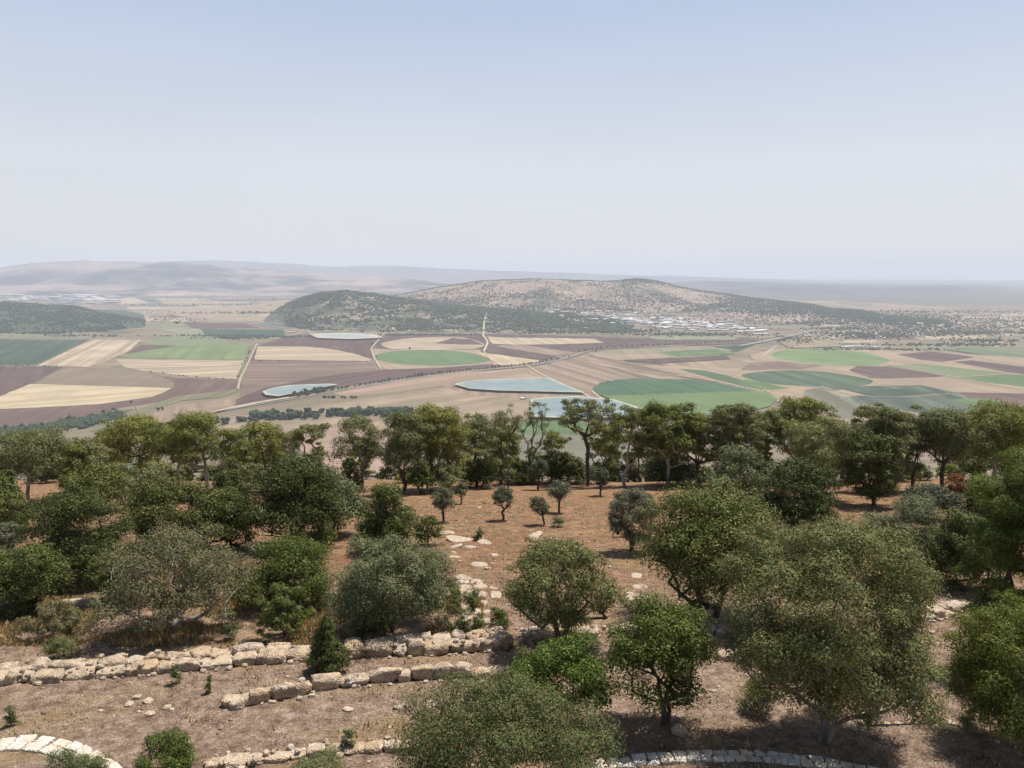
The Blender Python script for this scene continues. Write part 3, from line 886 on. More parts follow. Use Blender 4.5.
road([(592, 392), (600, 400), (620, 406), (660, 414), (760, 415)], 9, M_DIRT, "track", dz=4.9)
road([(740, 346.5), (765, 342), (787, 337.5), (806, 332.5), (833, 329.5)], 34, M_ASPH, "highway", dz=6)
road([(764, 356), (770, 351), (777, 346)], 13, M_DIRT, "track")
road([(813, 341), (810, 336), (806, 332)], 11, M_DIRT, "track", dz=5)
road([(886, 365), (953, 378), (1040, 394)], 12, M_DIRT, "track", dz=5.1)
road([(820, 387), (850, 397), (900, 399), (950, 395)], 9, M_DIRT, "track", dz=5.2)
road([(0, 339), (60, 338.5), (120, 339.5), (142, 339), (155, 335)], 9, M_DIRT, "track")
road([(165, 313), (190, 318), (225, 321), (262, 325), (300, 331), (318, 334)], 22, M_ASPH, dz=5)

# ------------------------------------------------------------------ far woods (more trees than one could count)
OCT_V = np.array([(1, 0, 0), (0, 1, 0), (-1, 0, 0), (0, -1, 0), (0, 0, 1.1), (0, 0, -0.6)], float)
OCT_F = np.array([(0, 1, 4, 4), (1, 2, 4, 4), (2, 3, 4, 4), (3, 0, 4, 4), (1, 0, 5, 5), (2, 1, 5, 5), (3, 2, 5, 5), (0, 3, 5, 5)])[:, :3]


def wood(name, pts, size, label, mat=M_FARTREE, cat='wood'):
    n = len(pts)
    r = size * rng.uniform(0.55, 1.5, n)
    v = OCT_V[None] * np.stack([r * rng.uniform(0.8, 1.5, n), r * rng.uniform(0.8, 1.3, n), r * rng.uniform(0.8, 1.2, n)], 1)[:, None, :]
    v = v + rng.normal(0, 0.16, v.shape) * r[:, None, None]
    v[:, :, 0] += pts[:, 0, None]; v[:, :, 1] += pts[:, 1, None]
    v[:, :, 2] += pts[:, 2, None] + r[:, None] * 0.4
    f = OCT_F[None] + (np.arange(n) * 6)[:, None, None]
    o = link(name, np_mesh(name, v.reshape(-1, 3), f.reshape(-1, 3), mat))
    return tag(o, label, cat, kind='stuff')


def sample_hill(hill, n, dens):
    H = HILLS[hill]; out = []
    tot = 0
    while tot < n:
        col = rng.uniform(H['X'][0], H['X'][-1], n * 2)
        DCc = np.interp(col, H['X'], H['DC'])
        DBc = np.interp(col, H['X'], H['DB'] if isinstance(H['DB'], list) else [H['DB']] * len(H['X']))
        d = rng.uniform(DBc * 0.97, DCc * 1.04, n * 2)
        x = (col - 512) / F * d
        z = hill_z(hill, x, d)
        t = (d - DBc) / (DCc - DBc)
        others = [hill_z(k, x, d) for k in ('low_wooded', 'near_ridge', 'long_hill') if k != hill]
        ok = (z > 1) & (rng.uniform(size=n * 2) < dens(col, t, x, d)) & (z >= np.maximum.reduce(others))
        p = np.stack([x, d, z], 1)[ok]; out.append(p); tot += len(p)
    return np.concatenate(out)[:n]


def den_low(c, t, x, y):
    return np.clip(0.60 + fbm(x / 200, y / 200, 4, 31) * 1.5, 0, 1) * sstep(150, 118, c + fbm(x / 150, y / 150, 2, 5) * 16)


def den_near(c, t, x, y):
    band = np.where(t > 0.62, 0.85, 0.62)
    band = np.where((t < 0.18) & (c > 335) & (c < 395), 0.12, band)
    band = np.where(t < 0.06, 0.35, band) - 0.24 * (t < 0.55) * (c > 300) * (c < 480)
    return np.clip(band + fbm(x / 150, y / 150, 4, 33) * 1.5, 0.02, 1) * sstep(282, 296, c + fbm(x / 200, y / 200, 2, 8) * 10)


def den_long(c, t, x, y):
    a = np.clip(0.10 + fbm(x / 260, y / 260, 4, 35) * 1.1, 0.02, 1)
    foot = sstep(0.62, 0.35, t) * sstep(700, 560, c)
    knob = np.exp(-((c - 640) / 24) ** 2) * sstep(0.88, 0.97, t)
    crest = sstep(0.97, 0.995, t) * 0.5
    right = sstep(690, 760, c) * sstep(0.45, 0.7, t) * 0.45
    big = sstep(-0.25, 0.25, fbm(x / 900, y / 900, 3, 44))
    est = (c > 545) & (c < 775) & (t < 0.42)
    d = np.clip(a * 0.42 * big + foot * 0.45 + knob + crest * 0.6 + right + 0.35 * big * np.exp(-((t - 0.6) / 0.08) ** 2), 0, 1)
    return np.where(est, d * 0.16 + 0.03, d)


wood("hill_wood", sample_hill('low_wooded', 7000, den_low), 8.5, "dark pine wood covering the low hill at the far left")
wood("ridge_wood", sample_hill('near_ridge', 11000, den_near), 8.0, "pine wood covering the nearer low ridge in the middle of the plain")
wood("scrub_wood", sample_hill('long_hill', 24000, den_long), 6.2, "scattered woods and scrub on the long bare hill")
# groves and orchards of the plain
px = []
for (cx, cy, sx, sy, n) in [(870, 335, 38, 3.5, 600), (800, 340, 22, 3, 180), (905, 327, 60, 4, 500), (960, 332, 60, 4, 500), (930, 318, 50, 4, 350), (690, 335, 50, 1.4, 380), (620, 331, 40, 1.5, 300),
                          (15, 300, 60, 2.5, 250), (200, 296, 80, 3, 250), (60, 336, 30, 1, 40), (235, 338, 26, 1.2, 120), (90, 336, 40, 1, 60), (750, 318, 50, 6, 300),
                          (1000, 322, 50, 6, 400), (985, 341, 30, 1.5, 160), (240, 313, 60, 1.2, 220), (190, 305, 70, 1.0, 200), (235, 300, 60, 1.2, 160), (215, 336, 50, 0.8, 110), (160, 320, 30, 2.0, 90), (290, 337, 40, 0.8, 90), (940, 312, 90, 1.5, 400), (960, 345, 70, 1.0, 200), (880, 350, 60, 0.9, 140), (1000, 333, 50, 1.2, 200), (850, 329, 40, 1.2, 200), (420, 335.3, 55, 0.6, 170), (560, 333, 60, 1, 160)]:
    for _ in range(n):
        px.append((rng.normal(cx, sx * 0.6), rng.normal(cy, sy * 0.6)))
P3 = []
for a, b in px:
    if b < 290: continue
    x_, y_ = plain_pt(a, b)
    z_ = float(far_z(np.array([x_]), np.array([y_]))[0])
    if z_ > 3:
        x_, y_, z_ = far_pt(a, b)
    P3.append((x_, y_, max(z_, 0)))
wood("village_grove", np.array(P3), 6.5, "dark groves and gardens dotted round the far villages of the plain")
# river scrub on the left
RS = []
for _ in range(900):
    t = rng.uniform(); cx = -30 + 150 * t
    cy = 439 - 24 * t ** 1.4 + rng.normal(0, 3.2 - 1.5 * t)
    RS.append((*plain_pt(cx + rng.normal(0, 6), cy), 0))
wood("river_scrub", np.array(RS), 6.5, "dark bushes crowded along the stream at the lower left of the plain")
# ------------------------------------------------------------------ single trees of the plain
def blob_tree(name, seed, H, W, mat_l, mat_t, columnar=False):
    r = np.random.default_rng(seed)
    a = Acc()
    nb = 9
    for i in range(nb):
        rad = W * r.uniform(0.22, 0.36)
        c = np.array([r.normal(0, W * 0.2), r.normal(0, W * 0.2), H * (0.35 + 0.55 * (i + 0.5) / nb)])
        v = CV2 / np.linalg.norm(CV2, axis=1, keepdims=True)
        v = v * rad * (1 + r.normal(0, 0.2, (len(v), 1))) * np.array([1, 1, 0.85]) + c
        a.add(v, CF2)
    crown = a.mesh(name + "_crown", mat_l)
    t = Acc()
    k = 5
    th = np.linspace(0, 2 * math.pi, k, endpoint=False)
    v = np.concatenate([np.stack([np.cos(th) * W * s, np.sin(th) * W * s, np.full(k, z)], 1) for s, z in ((0.06, -1.0), (0.04, H * 0.3), (0.02, H * 0.7))])
    f = [(i + j * k, (i + 1) % k + j * k, (i + 1) % k + (j + 1) * k, i + (j + 1) * k) for j in range(2) for i in range(k)]
    t.add(v, np.array(f))
    return crown, t.mesh(name + "_trunk", mat_t)


FT = [blob_tree("plain_tree", s, 12, 9, M_FARTREE, M_BARK) for s in (1, 2, 3, 4)]
FT_TALL = [blob_tree("tall_plain_tree", s, 20, 20, M_FARTREE, M_BARK) for s in (5, 6, 7)]


def plain_tree(px_, py_, label, group, tall=False, sc=1.0):
    cr, tr = random.choice(FT_TALL if tall else FT)
    x_, y_ = plain_pt(px_, py_)
    z_ = max(0.0, float(far_z(np.array([x_]), np.array([y_]))[0]))
    e = link("plain_tree", None, None, (x_, y_, z_ + 0.3)); e.rotation_euler[2] = random.uniform(0, 6.28)
    s = sc * random.uniform(0.75, 1.2); e.scale = (s * random.uniform(0.9, 1.3), s, s)
    tag(e, label, "tree", group)
    link("crown", cr, e); link("trunk", tr, e)


def interp_line(P, n):
    P = np.array(P, float); d = np.concatenate([[0], np.cumsum(np.hypot(*np.diff(P, axis=0).T))])
    t = np.linspace(0, d[-1], n)
    return np.stack([np.interp(t, d, P[:, 0]), np.interp(t, d, P[:, 1])], 1)


g = "trees lining the pale valley road"
for a, b in interp_line([(322, 392.5), (350, 388), (412, 377.5), (470, 370.5), (533, 364.5), (568, 357)], 62):
    plain_tree(a + random.gauss(0, 0.8), b + random.gauss(0, 0.25), "small dark tree in the long row beside the pale valley road", g, sc=0.95)
for a, b in interp_line([(580, 352), (612, 347.5), (680, 344.5), (733, 342)], 30):
    plain_tree(a + random.gauss(0, 0.8), b + random.gauss(0, 0.2), "small dark tree in the hedge line beyond the big green round field", "trees of the far hedge line", sc=0.9)
for i in range(26):
    a = random.uniform(290, 326); b = 398 - (a - 290) * 0.19 + random.gauss(0, 0.9)
    plain_tree(a, b, "dark tree in the clump at the near bank of the leftmost pond", "trees by the leftmost pond", sc=1.4)
for i in range(14):
    a = random.uniform(320, 356)
    plain_tree(a, 399 + random.gauss(0, 0.5), "small dark tree in the short row below the leftmost pond", "trees of the short row below the pond", sc=0.8)
for i in range(112):
    a = random.uniform(252, 408) if i < 96 else random.uniform(380, 412)
    b = 418.5 - (a - 252) * 0.03 + random.gauss(0, 1.5) * (1.0 if a < 340 else 0.55)
    plain_tree(a, b, "tall dark eucalyptus in the dense belt across the stubble behind the pines", "eucalyptus belt behind the pines", True, 1.0)
for i in range(16):
    a = random.uniform(212, 262)
    plain_tree(a, 424 - (a - 212) * 0.05 + random.gauss(0, 1.0), "dark tree in the clump by the farm road left of the eucalyptus belt", "trees by the farm road", True, 0.9)
for i in range(18):
    t_ = random.random(); a = 238 + 14 * (1 - t_); b = 346 + 32 * t_
    plain_tree(a + random.gauss(0, 1), b, "bush in the green strip between the two mown fields", "bushes of the green strip", sc=0.55)
for i in range(12):
    t_ = random.random(); plain_tree(371.5 + 10 * abs(t_ - 0.4), 338 + 22 * t_, "small tree beside the track left of the small green round field", "trees beside the track", sc=0.6)
for (a, b, lab) in ((410, 349.8, "lone dark tree at the far rim of the small green round field"), (158, 411.5, "lone bush in the pink fallow field by the stream"),
                    (163, 411, "second lone bush in the pink fallow field, beside its companion"),
                    (596, 352.5, "tree clump where the track meets the valley road"), (131, 404, "round bush at the edge of the yellow mown field"), (990, 343, "lone grove tree at the far right of the plain")):
    plain_tree(a, b, lab, None, sc=1.2)

HB = []
for P in ([(142, 371), (193, 377), (236, 380)], [(246, 361), (369, 362)], [(500, 366), (548, 379), (590, 396)], [(600, 396), (680, 394)], [(760, 392), (830, 396), (858, 404)],
          [(786, 350), (768, 357)], [(890, 362), (1040, 380)], [(592, 389), (601, 383), (640, 379.5)], [(0, 365.5), (62, 367)], [(850, 371), (950, 378), (1040, 391)], [(700, 380), (760, 391)], [(870, 387), (960, 394)]):
    for a_, b_ in interp_line(P, 26):
        if rng.uniform() < 0.6:
            HB.append((*plain_pt(a_ + rng.normal(0, 1.5), b_ + rng.normal(0, 0.15)), 0))
wood("field_scrub", np.array(HB), 3.2, "scattered low scrub along the borders of the fields")

# ------------------------------------------------------------------ far buildings
M_GREYROOF = flat_mat("grey_roof", (0.42, 0.41, 0.39), 0.8, 0.1)
M_WHITE = flat_mat("white_roof", (0.62, 0.61, 0.59), 0.7, 0.08)
M_WALLF = flat_mat("pale_wall", (0.48, 0.44, 0.39), 0.8, 0.1)
M_REDROOF = flat_mat("tiled_roof", (0.36, 0.20, 0.14), 0.8, 0.15)
M_DARKW = flat_mat("window_dark", (0.06, 0.065, 0.07), 0.4, 0.1)


def shed_mesh(name, w, d, h, roof, pitch=0.16, bays=6):
    a = Acc()
    rh = h + d * pitch / 2
    v = [(-w / 2, -d / 2, -12), (w / 2, -d / 2, -12), (w / 2, d / 2, -12), (-w / 2, d / 2, -12), (-w / 2, -d / 2, h), (w / 2, -d / 2, h), (w / 2, d / 2, h), (-w / 2, d / 2, h), (-w / 2, 0, rh), (w / 2, 0, rh)]
    a.add(v, np.array([(0, 1, 5, 4), (2, 3, 7, 6), (1, 2, 6, 5), (3, 0, 4, 7), (5, 6, 9, 9), (7, 4, 8, 8)]), 0)
    e = 0.6
    for s in (-1, 1):
        vv = [(-w / 2 - e, s * (d / 2 + e), h - e * pitch), (w / 2 + e, s * (d / 2 + e), h - e * pitch), (w / 2 + e, 0, rh + 0.05), (-w / 2 - e, 0, rh + 0.05)]
        top = [(p[0], p[1], p[2] + 0.35) for p in vv]
        V = vv + top
        a.add(V, np.array([(4, 5, 6, 7), (3, 2, 1, 0), (0, 1, 5, 4)] if s < 0 else [(7, 6, 5, 4), (0, 1, 2, 3), (4, 5, 1, 0)]), 1)
    for i in range(bays):
        cx = -w / 2 + (i + 0.5) * w / bays; bw = w / bays * 0.28
        a.add([(cx - bw, -d / 2 - 0.1, h * 0.35), (cx + bw, -d / 2 - 0.1, h * 0.35), (cx + bw, -d / 2 - 0.1, h * 0.75), (cx - bw, -d / 2 - 0.1, h * 0.75)], np.array([(0, 1, 2, 3)]), 2)
    f = np.concatenate(a.f)
    me = bpy.data.meshes.new(name)
    me.from_pydata([tuple(p) for p in np.concatenate(a.v)], [], [tuple(dict.fromkeys(q)) for q in f.tolist()])
    me.polygons.foreach_set("material_index", np.concatenate(a.m).astype(np.int32))
    for m in (M_WALLF, roof, M_DARKW): me.materials.append(m)
    me.update()
    return me


SHEDS = [shed_mesh("warehouse", w, d, h, M_WHITE, 0.12, 8) for w, d, h in ((90, 40, 9), (60, 34, 8), (120, 44, 10), (50, 50, 9))] + [shed_mesh("warehouse", w, d, h, M_GREYROOF, 0.12, 8) for w, d, h in ((80, 40, 9), (50, 36, 8))]
HOUSES = [shed_mesh("house", w, d, h, rf, 0.45, 3) for w, d, h, rf in ((15, 11, 6, M_REDROOF), (18, 12, 7, M_WHITE), (13, 12, 9, M_WHITE), (22, 12, 6, M_REDROOF))]


def far_building(a, b, kind, label, group, sc=1.0):
    x_, y_, z_ = far_pt(a, b)
    me = random.choice(SHEDS if kind == 'warehouse' else HOUSES)
    o = link(kind, me, None, (x_, y_, z_)); o.rotation_euler[2] = random.gauss(0.35, 0.35) if kind == 'warehouse' else random.uniform(-1, 1)
    s = sc * random.uniform(0.7, 1.2); o.scale = (s, s, s)
    tag(o, label, "building" if kind == 'warehouse' else "house", group)


for i in range(220):
    a = random.gauss(664, 52); a = min(max(a, 548), 760)
    b = 313.5 + (a - 548) * 0.075 + random.gauss(0, 2.8)
    far_building(a, b, 'warehouse', "pale warehouse in the industrial estate at the foot of the long hill", "warehouses of the industrial estate", 0.95)
for i in range(70):
    far_building(random.gauss(725, 26), 311 + random.gauss(0, 4.5), 'house', "small white house in the village on the slope above the industrial estate", "houses of the hillside village", 1.1)
for i in range(60):
    a = random.uniform(800, 925)
    far_building(a, 335 + random.gauss(0, 3.5) + (a - 860) * 0.03, 'house', "small pale house among groves in the village right of the long hill", "houses of the grove village", 1.0)
for i in range(45):
    far_building(random.uniform(880, 1030), random.uniform(318, 331), 'house', "far pale house in the town spread behind the grove village", "houses of the far right town", 1.5)
for i in range(120):
    a = random.uniform(0, 115)
    x_, y_ = plain_pt(a, 296.5 + random.gauss(0, 2.5) + a * 0.03)
    o = link("warehouse", random.choice(SHEDS), None, (x_, y_, 0)); o.rotation_euler[2] = random.uniform(-0.6, 0.6)
    s = random.uniform(1.0, 2.4); o.scale = (s, s, s)
    tag(o, "white block in the distant town behind the wooded low hill", "building", "blocks of the distant left town")
for i in range(6):
    far_building(846 + i * 5.5, 347 + random.gauss(0, 0.4), 'warehouse', "long white shed in the farmyard beyond the pale green round field", "sheds of the farmyard", 0.7)
for i in range(9):
    far_building(292 + i * 5 + random.gauss(0, 1), 332.5 + random.gauss(0, 0.5), 'warehouse', "low white farm shed at the foot of the near ridge by the pale reservoir", "farm sheds by the reservoir", 0.55)
far_building(208, 420.5, 'warehouse', "low pale farm shed by the farm road behind the pines", None, 0.5)
far_building(523, 400, 'house', "small white pump house on the bank between the two larger ponds", None, 0.8)

# ------------------------------------------------------------------ trees of the garden
def tube_net(P, par, rad, sides=5):
    P = np.asarray(P); idx = [i for i in range(len(P)) if par[i] >= 0]
    c = P[idx]; p = P[[par[i] for i in idx]]
    rc = rad[idx]; rp = np.minimum(rad[[par[i] for i in idx]], rc * 1.6 + 0.0)
    d = c - p; L = np.linalg.norm(d, axis=1, keepdims=True) + 1e-9; d = d / L
    up = np.where(np.abs(d[:, 2:3]) > 0.9, np.array([[1., 0, 0]]), np.array([[0., 0, 1.]]))
    u = np.cross(d, up); u /= np.linalg.norm(u, axis=1, keepdims=True) + 1e-9
    w = np.cross(d, u)
    th = np.linspace(0, 2 * math.pi, sides, endpoint=False)
    cs, sn = np.cos(th), np.sin(th)
    ring = u[:, None, :] * cs[None, :, None] + w[:, None, :] * sn[None, :, None]
    a = p[:, None, :] + ring * rp[:, None, None] - d[:, None, :] * (rp * 0.3)[:, None, None]
    b = c[:, None, :] + ring * rc[:, None, None]
    V = np.concatenate([a, b], 1)
    n = len(idx); base = (np.arange(n) * 2 * sides)[:, None, None]
    i = np.arange(sides); f = np.stack([i, (i + 1) % sides, (i + 1) % sides + sides, i + sides], 1)[None]
    return V.reshape(-1, 3), (f + base).reshape(-1, 4)


def leaves(centres, radii, n, L, Wd, r, flat=0.7, upbias=0.3, needle=False, shell=2.2):
    w = radii ** 2; w = w / w.sum()
    k = r.choice(len(centres), n, p=w)
    d = r.normal(size=(n, 3)); d /= np.linalg.norm(d, axis=1, keepdims=True)
    low = (d[:, 2] < -0.15) & (r.uniform(size=n) < 0.8)
    d[low, 2] *= -1
    rr = radii[k] * r.uniform(0, 1, n) ** (1 / shell)
    rr = rr * (1 + 0.28 * np.sin(d[:, 0] * 5 + k) * np.sin(d[:, 1] * 5 + k * 1.7))
    pos = centres[k] + d * rr[:, None] * np.array([1, 1, flat])
    nr = d * 1.3 + r.normal(size=(n, 3)) * 0.42 + np.array([0, 0, upbias])
    nr /= np.linalg.norm(nr, axis=1, keepdims=True)
    t = r.normal(size=(n, 3))
    if needle:
        t = t * 0.6 + d + np.array([0, 0, 0.5])
    t -= nr * (t * nr).sum(1, keepdims=True); t /= np.linalg.norm(t, axis=1, keepdims=True) + 1e-9
    b = np.cross(nr, t)
    l = L * r.uniform(0.6, 1.35, (n, 1)); wd = Wd * r.uniform(0.6, 1.35, (n, 1))
    V = np.stack([pos - t * l / 2, pos + b * wd / 2 + t * l * 0.08, pos + t * l / 2, pos - b * wd / 2 + t * l * 0.08], 1)
    return V.reshape(-1, 3), np.arange(n * 4).reshape(-1, 4)


COVER = 2.4


def make_tree(seed, W, H, dist, style):
    """returns (leaf mesh, wood mesh); base at the origin. style: dict"""
    r = np.random.default_rng(seed)
    S = dict(bottom=0.25, nclump=40, rc=0.14, cover=2.6, leafpx=2.0, aspect=0.55, flat=0.75, leaf=L_OAK, bark=M_BARK, shape='round', trunk=0.045,
             lean=0.0, needle=False, bare=0.0, stems=1, shell=4.0, amp=1.0)
    S.update(style)
    cz0 = H * S['bottom']; ch = H - cz0
    n = S['nclump']; rc0 = S['rc'] * W
    cs = []; rs = []
    tries = 0
    while len(cs) < n and tries < 6000:
        tries += 1
        d = r.normal(size=3); d /= np.linalg.norm(d)
        q = r.uniform(0.15, 1) ** (1 / 3.6)
        rad = rc0 * r.uniform(0.55, 1.55)
        a = math.atan2(d[1], d[0])
        lump = 1 + S['amp'] * 0.26 * math.sin(a * 2 + seed) * math.cos(d[2] * 3 + seed) + S['amp'] * 0.22 * math.sin(a * 3 + seed * 2.1 + d[2] * 2)
        if S['shape'] == 'round':
            d = d / (np.abs(d) ** 2.4).sum() ** (1 / 2.4)
            p = np.array([d[0] * (W / 2 - rad) * lump, d[1] * (W / 2 - rad) * lump, d[2] * (ch / 2 - rad * 0.6)]) * q
            p[2] += cz0 + ch / 2
        elif S['shape'] == 'dome':
            d[2] = abs(d[2]) * r.choice([1, 1, 1, -0.15])
            d = d / (np.abs(d) ** 2.8).sum() ** (1 / 2.8)
            p = np.array([d[0] * (W / 2 - rad) * lump, d[1] * (W / 2 - rad) * lump, d[2] * (ch - rad)]) * q
            p[2] += cz0 + rad * 0.5
        elif S['shape'] == 'umbrella':
            z = r.uniform(0, 1) ** 0.55
            rw = (0.62 + 0.38 * math.sin(min(z * 1.6, 1.3) * math.pi / 2)) * (1.0 if z < 0.7 else 1 - (z - 0.7) * 1.3)
            rr = math.sqrt(r.uniform(0.05, 1)) * (W / 2 - rad * 0.7) * rw * lump
            p = np.array([math.cos(a) * rr, math.sin(a) * rr, cz0 + z * (ch - rad * 0.7)])
        elif S['shape'] == 'cone':
            z = r.uniform(0, 1) ** 1.3
            rr = math.sqrt(r.uniform(0.1, 1)) * (W / 2 - rad * 0.4) * (1 - z * 0.9)
            p = np.array([math.cos(a) * rr, math.sin(a) * rr, cz0 + z * (ch - rad * 0.4)])
            rad *= (1.1 - 0.6 * z)
        if cs and min(np.linalg.norm(p - c) for c in cs) < rc0 * 0.74:
            continue
        cs.append(p); rs.append(rad)
    if S['shape'] == 'dome' and S['bottom'] < 0.05 and W > 1.0:      # low boughs that reach the ground
        for i in range(n // 4):
            a = r.uniform(0, 2 * math.pi); rad = rc0 * r.uniform(0.6, 1.3)
            rr = (W / 2 - rad) * r.uniform(0.62, 1.0)
            cs.append(np.array([math.cos(a) * rr, math.sin(a) * rr, cz0 + rad * 0.3 + r.uniform(0, 0.22) * ch])); rs.append(rad)
    cs = np.array(cs); rs = np.array(rs)
    for k in (0, 1):
        lo = np.min(cs[:, k] - rs * 0.9); hi = np.max(cs[:, k] + rs * 0.9)
        cs[:, k] = (cs[:, k] - (lo + hi) / 2) * (W / (hi - lo))
    lo = np.min(cs[:, 2] - rs * S['flat']); hi = np.max(cs[:, 2] + rs * S['flat'] * 0.9)
    cs[:, 2] = cz0 + (cs[:, 2] - lo) * (ch / (hi - lo))
    rs = rs * 1.04
    cs[:, 0] += S['lean'] * cs[:, 2]
    # skeleton
    P = []; par = []
    for s in range(S['stems']):
        P.append(np.array([r.normal(0, 0.015 * W) if S['stems'] > 1 else 0, 0, -0.25])); par.append(-1)
        i0 = len(P) - 1
        top = (cz0 + ch * (0.55 if S['shape'] != 'cone' else 0.9)) * r.uniform(0.85, 1.1)
        dirx = S['lean'] + (r.normal(0, 0.22) if S['stems'] > 1 else r.normal(0, 0.03)); diry = r.normal(0, 0.2 if S['stems'] > 1 else 0.04)
        m = 7
        for j in range(1, m):
            z = top * j / (m - 1)
            P.append(np.array([dirx * z + r.normal(0, 0.018 * H), diry * z + r.normal(0, 0.018 * H), z])); par.append(i0 if j == 1 else len(P) - 2)
    order = np.argsort(np.linalg.norm(cs - np.array([0, 0, cz0]), axis=1))
    for k in order:
        Q = np.array(P); c = cs[k]
        d = np.linalg.norm(Q - c, axis=1) + np.maximum(Q[:, 2] - c[2] + 0.1 * H, 0) * 1.5
        d[[i for i in range(len(P)) if par[i] < 0]] = 1e9
        j = int(np.argmin(d)); a = P[j]
        mid = (a + c) / 2 + r.normal(0, 0.06, 3) * np.linalg.norm(c - a) + np.array([0, 0, -0.06]) * np.linalg.norm(c - a)
        P.append(mid); par.append(j); P.append(c); par.append(len(P) - 2)
        for _ in range(3 if dist < 40 else 1):
            e = c + r.normal(0, 0.5, 3) * rs[k]
            P.append(e); par.append(len(P) - 2 - _)
    P = np.array(P); cnt = np.ones(len(P))
    for i in range(len(P) - 1, -1, -1):
        if par[i] >= 0: cnt[par[i]] += cnt[i]
    rad = cnt ** 0.55; rad = rad / rad.max() * S['trunk'] * H * (1.0 if S['stems'] == 1 else 0.8)
    rad = np.maximum(rad, 0.0006 * dist * 0.35)
    tv, tf = tube_net(P, par, rad, 7 if dist < 40 else 5)
    wood_me = np_mesh("wood", tv, tf, S['bark'], True)
    pxm = dist / F
    L = S['leafpx'] * pxm
    Wd = L * S['aspect']
    area = W / pxm * ch / pxm * 0.75
    n_l = int(area * S['cover'] * COVER / (S['leafpx'] ** 2 * S['aspect'] * 0.5))
    if S['bare'] > 0:
        keep = r.uniform(size=len(cs)) > S['bare']
        if keep.sum() < 3: keep[:3] = True
        cs, rs = cs[keep], rs[keep]
        n_l = int(n_l * keep.mean())
    lv, lf = leaves(cs, rs, max(n_l, 300), L, Wd, r, S['flat'], 0.3, S['needle'], S['shell'])
    leaf_me = np_mesh("foliage", lv, lf, S['leaf'])
    return leaf_me, wood_me


def crown_z(px_, py_, y):
    """height at distance y that shows at row py_"""
    return EYE - y * float(rowtan(py_))


TID = [100]


def plant(x0, x1, ytop, ybase, style, name, label, cat="tree", group=None, mesh=None, wscale=1.0):
    TID[0] += 1
    if wscale == 1.0: wscale = {'umbrella': 1.25, 'dome': 1.0}.get(style.get('shape'), 0.96)
    cx = (x0 + x1) / 2
    bx, by, bz = near_pt(cx, ybase)
    dist = by * 1.08
    depth = by * math.cos(PITCH) + (EYE - bz) * math.sin(PITCH)
    W = (x1 - x0) * depth / F * wscale
    # the crown's top is nearer to the eye than its trunk line only by its bulk: solve at the trunk
    H = crown_z(cx, ytop, by) - bz
    H = max(H, 0.5)
    if group == "pines along the far edge of the garden":
        rr_ = random.Random(TID[0])
        style = dict(style, bark=rr_.choice([M_BARK, M_GREYBARK, M_PALEBARK]), rc=style['rc'] * rr_.uniform(0.72, 1.2), cover=style['cover'] * rr_.uniform(0.8, 1.15),
                     bottom=style['bottom'] * rr_.uniform(0.6, 1.35), flat=rr_.uniform(0.5, 0.85), lean=style.get('lean', 0) + rr_.gauss(0, 0.05), leaf=rr_.choice([style['leaf'], L_PINE, L_PINE2]))
    lm, wm = make_tree(TID[0], W, H, dist, style)
    e = link(name, None, None, (bx, by, bz))
    tag(e, label, cat, group)
    link("crown" if cat == 'tree' else "foliage", lm, e)
    link("trunk" if cat == 'tree' else "branches", wm, e)
    return e


PINE = dict(shape='umbrella', bottom=0.30, nclump=48, rc=0.125, cover=2.3, leafpx=2.3, aspect=0.34, flat=0.62, leaf=L_PINE, needle=True, trunk=0.024, shell=3.0)
PINE_S = dict(PINE, cover=1.5, nclump=36, leaf=L_PINE2, rc=0.12, bottom=0.25)
PINE_D = dict(PINE, cover=3.2, nclump=64, bottom=0.20)
OAK = dict(shape='dome', bottom=0.0, nclump=80, rc=0.115, cover=3.4, leafpx=1.9, aspect=0.6, leaf=L_OAK, stems=3, trunk=0.03)
OAKG = dict(OAK, leaf=L_OAK2)
GREYB = dict(shape='dome', bottom=0.0, nclump=90, rc=0.085, cover=3.0, leafpx=1.7, aspect=0.45, leaf=L_GREY, stems=4, trunk=0.02, flat=0.9)
OLIVE = dict(shape='round', amp=0.3, bottom=0.36, nclump=26, rc=0.17, cover=2.2, leafpx=1.6, aspect=0.4, leaf=L_OLIVE, trunk=0.035, bark=M_BARK)
DEADT = dict(shape='umbrella', bottom=0.3, nclump=40, rc=0.12, cover=0.35, leafpx=2.2, aspect=0.15, leaf=L_DEAD, trunk=0.022, bark=M_GREYBARK)

PG = "pines along the far edge of the garden"
plant(-8, 66, 430, 502, PINE, "pine_tree", "wide pine with pale forked trunk, leftmost of the back row", group=PG)
plant(55, 98, 441, 500, PINE_S, "pine_tree", "thin see-through pine right of the leftmost wide pine", group=PG)
plant(86, 128, 436, 498, dict(PINE_S, lean=-0.2), "pine_tree", "sparse pine leaning left with bare lower twigs", group=PG)
plant(117, 172, 416, 486, dict(PINE, lean=-0.12), "pine_tree", "tall pine on a dark leaning trunk, flat crown above the orange gap", group=PG)
plant(158, 200, 417, 488, PINE, "pine_tree", "pine between the leaning pine and the forked high pine on the left", group=PG)
plant(180, 238, 412, 492, PINE, "pine_tree", "highest pine of the left half with a round dense top", group=PG)
plant(214, 252, 428, 496, PINE_S, "pine_tree", "pale sparse pine right of the highest left pine", group=PG)
plant(250, 290, 420, 492, PINE, "pine_tree", "pine standing left of the brown gap, behind the great dark oak", group=PG)
plant(293, 333, 422, 496, dict(PINE, nclump=30), "pine_tree", "narrow pine at the left side of the open brown gap", group=PG)
plant(338, 388, 416, 490, dict(PINE_S, leaf=L_PINE), "pine_tree", "open-branched pine at the right side of the brown gap", group=PG)
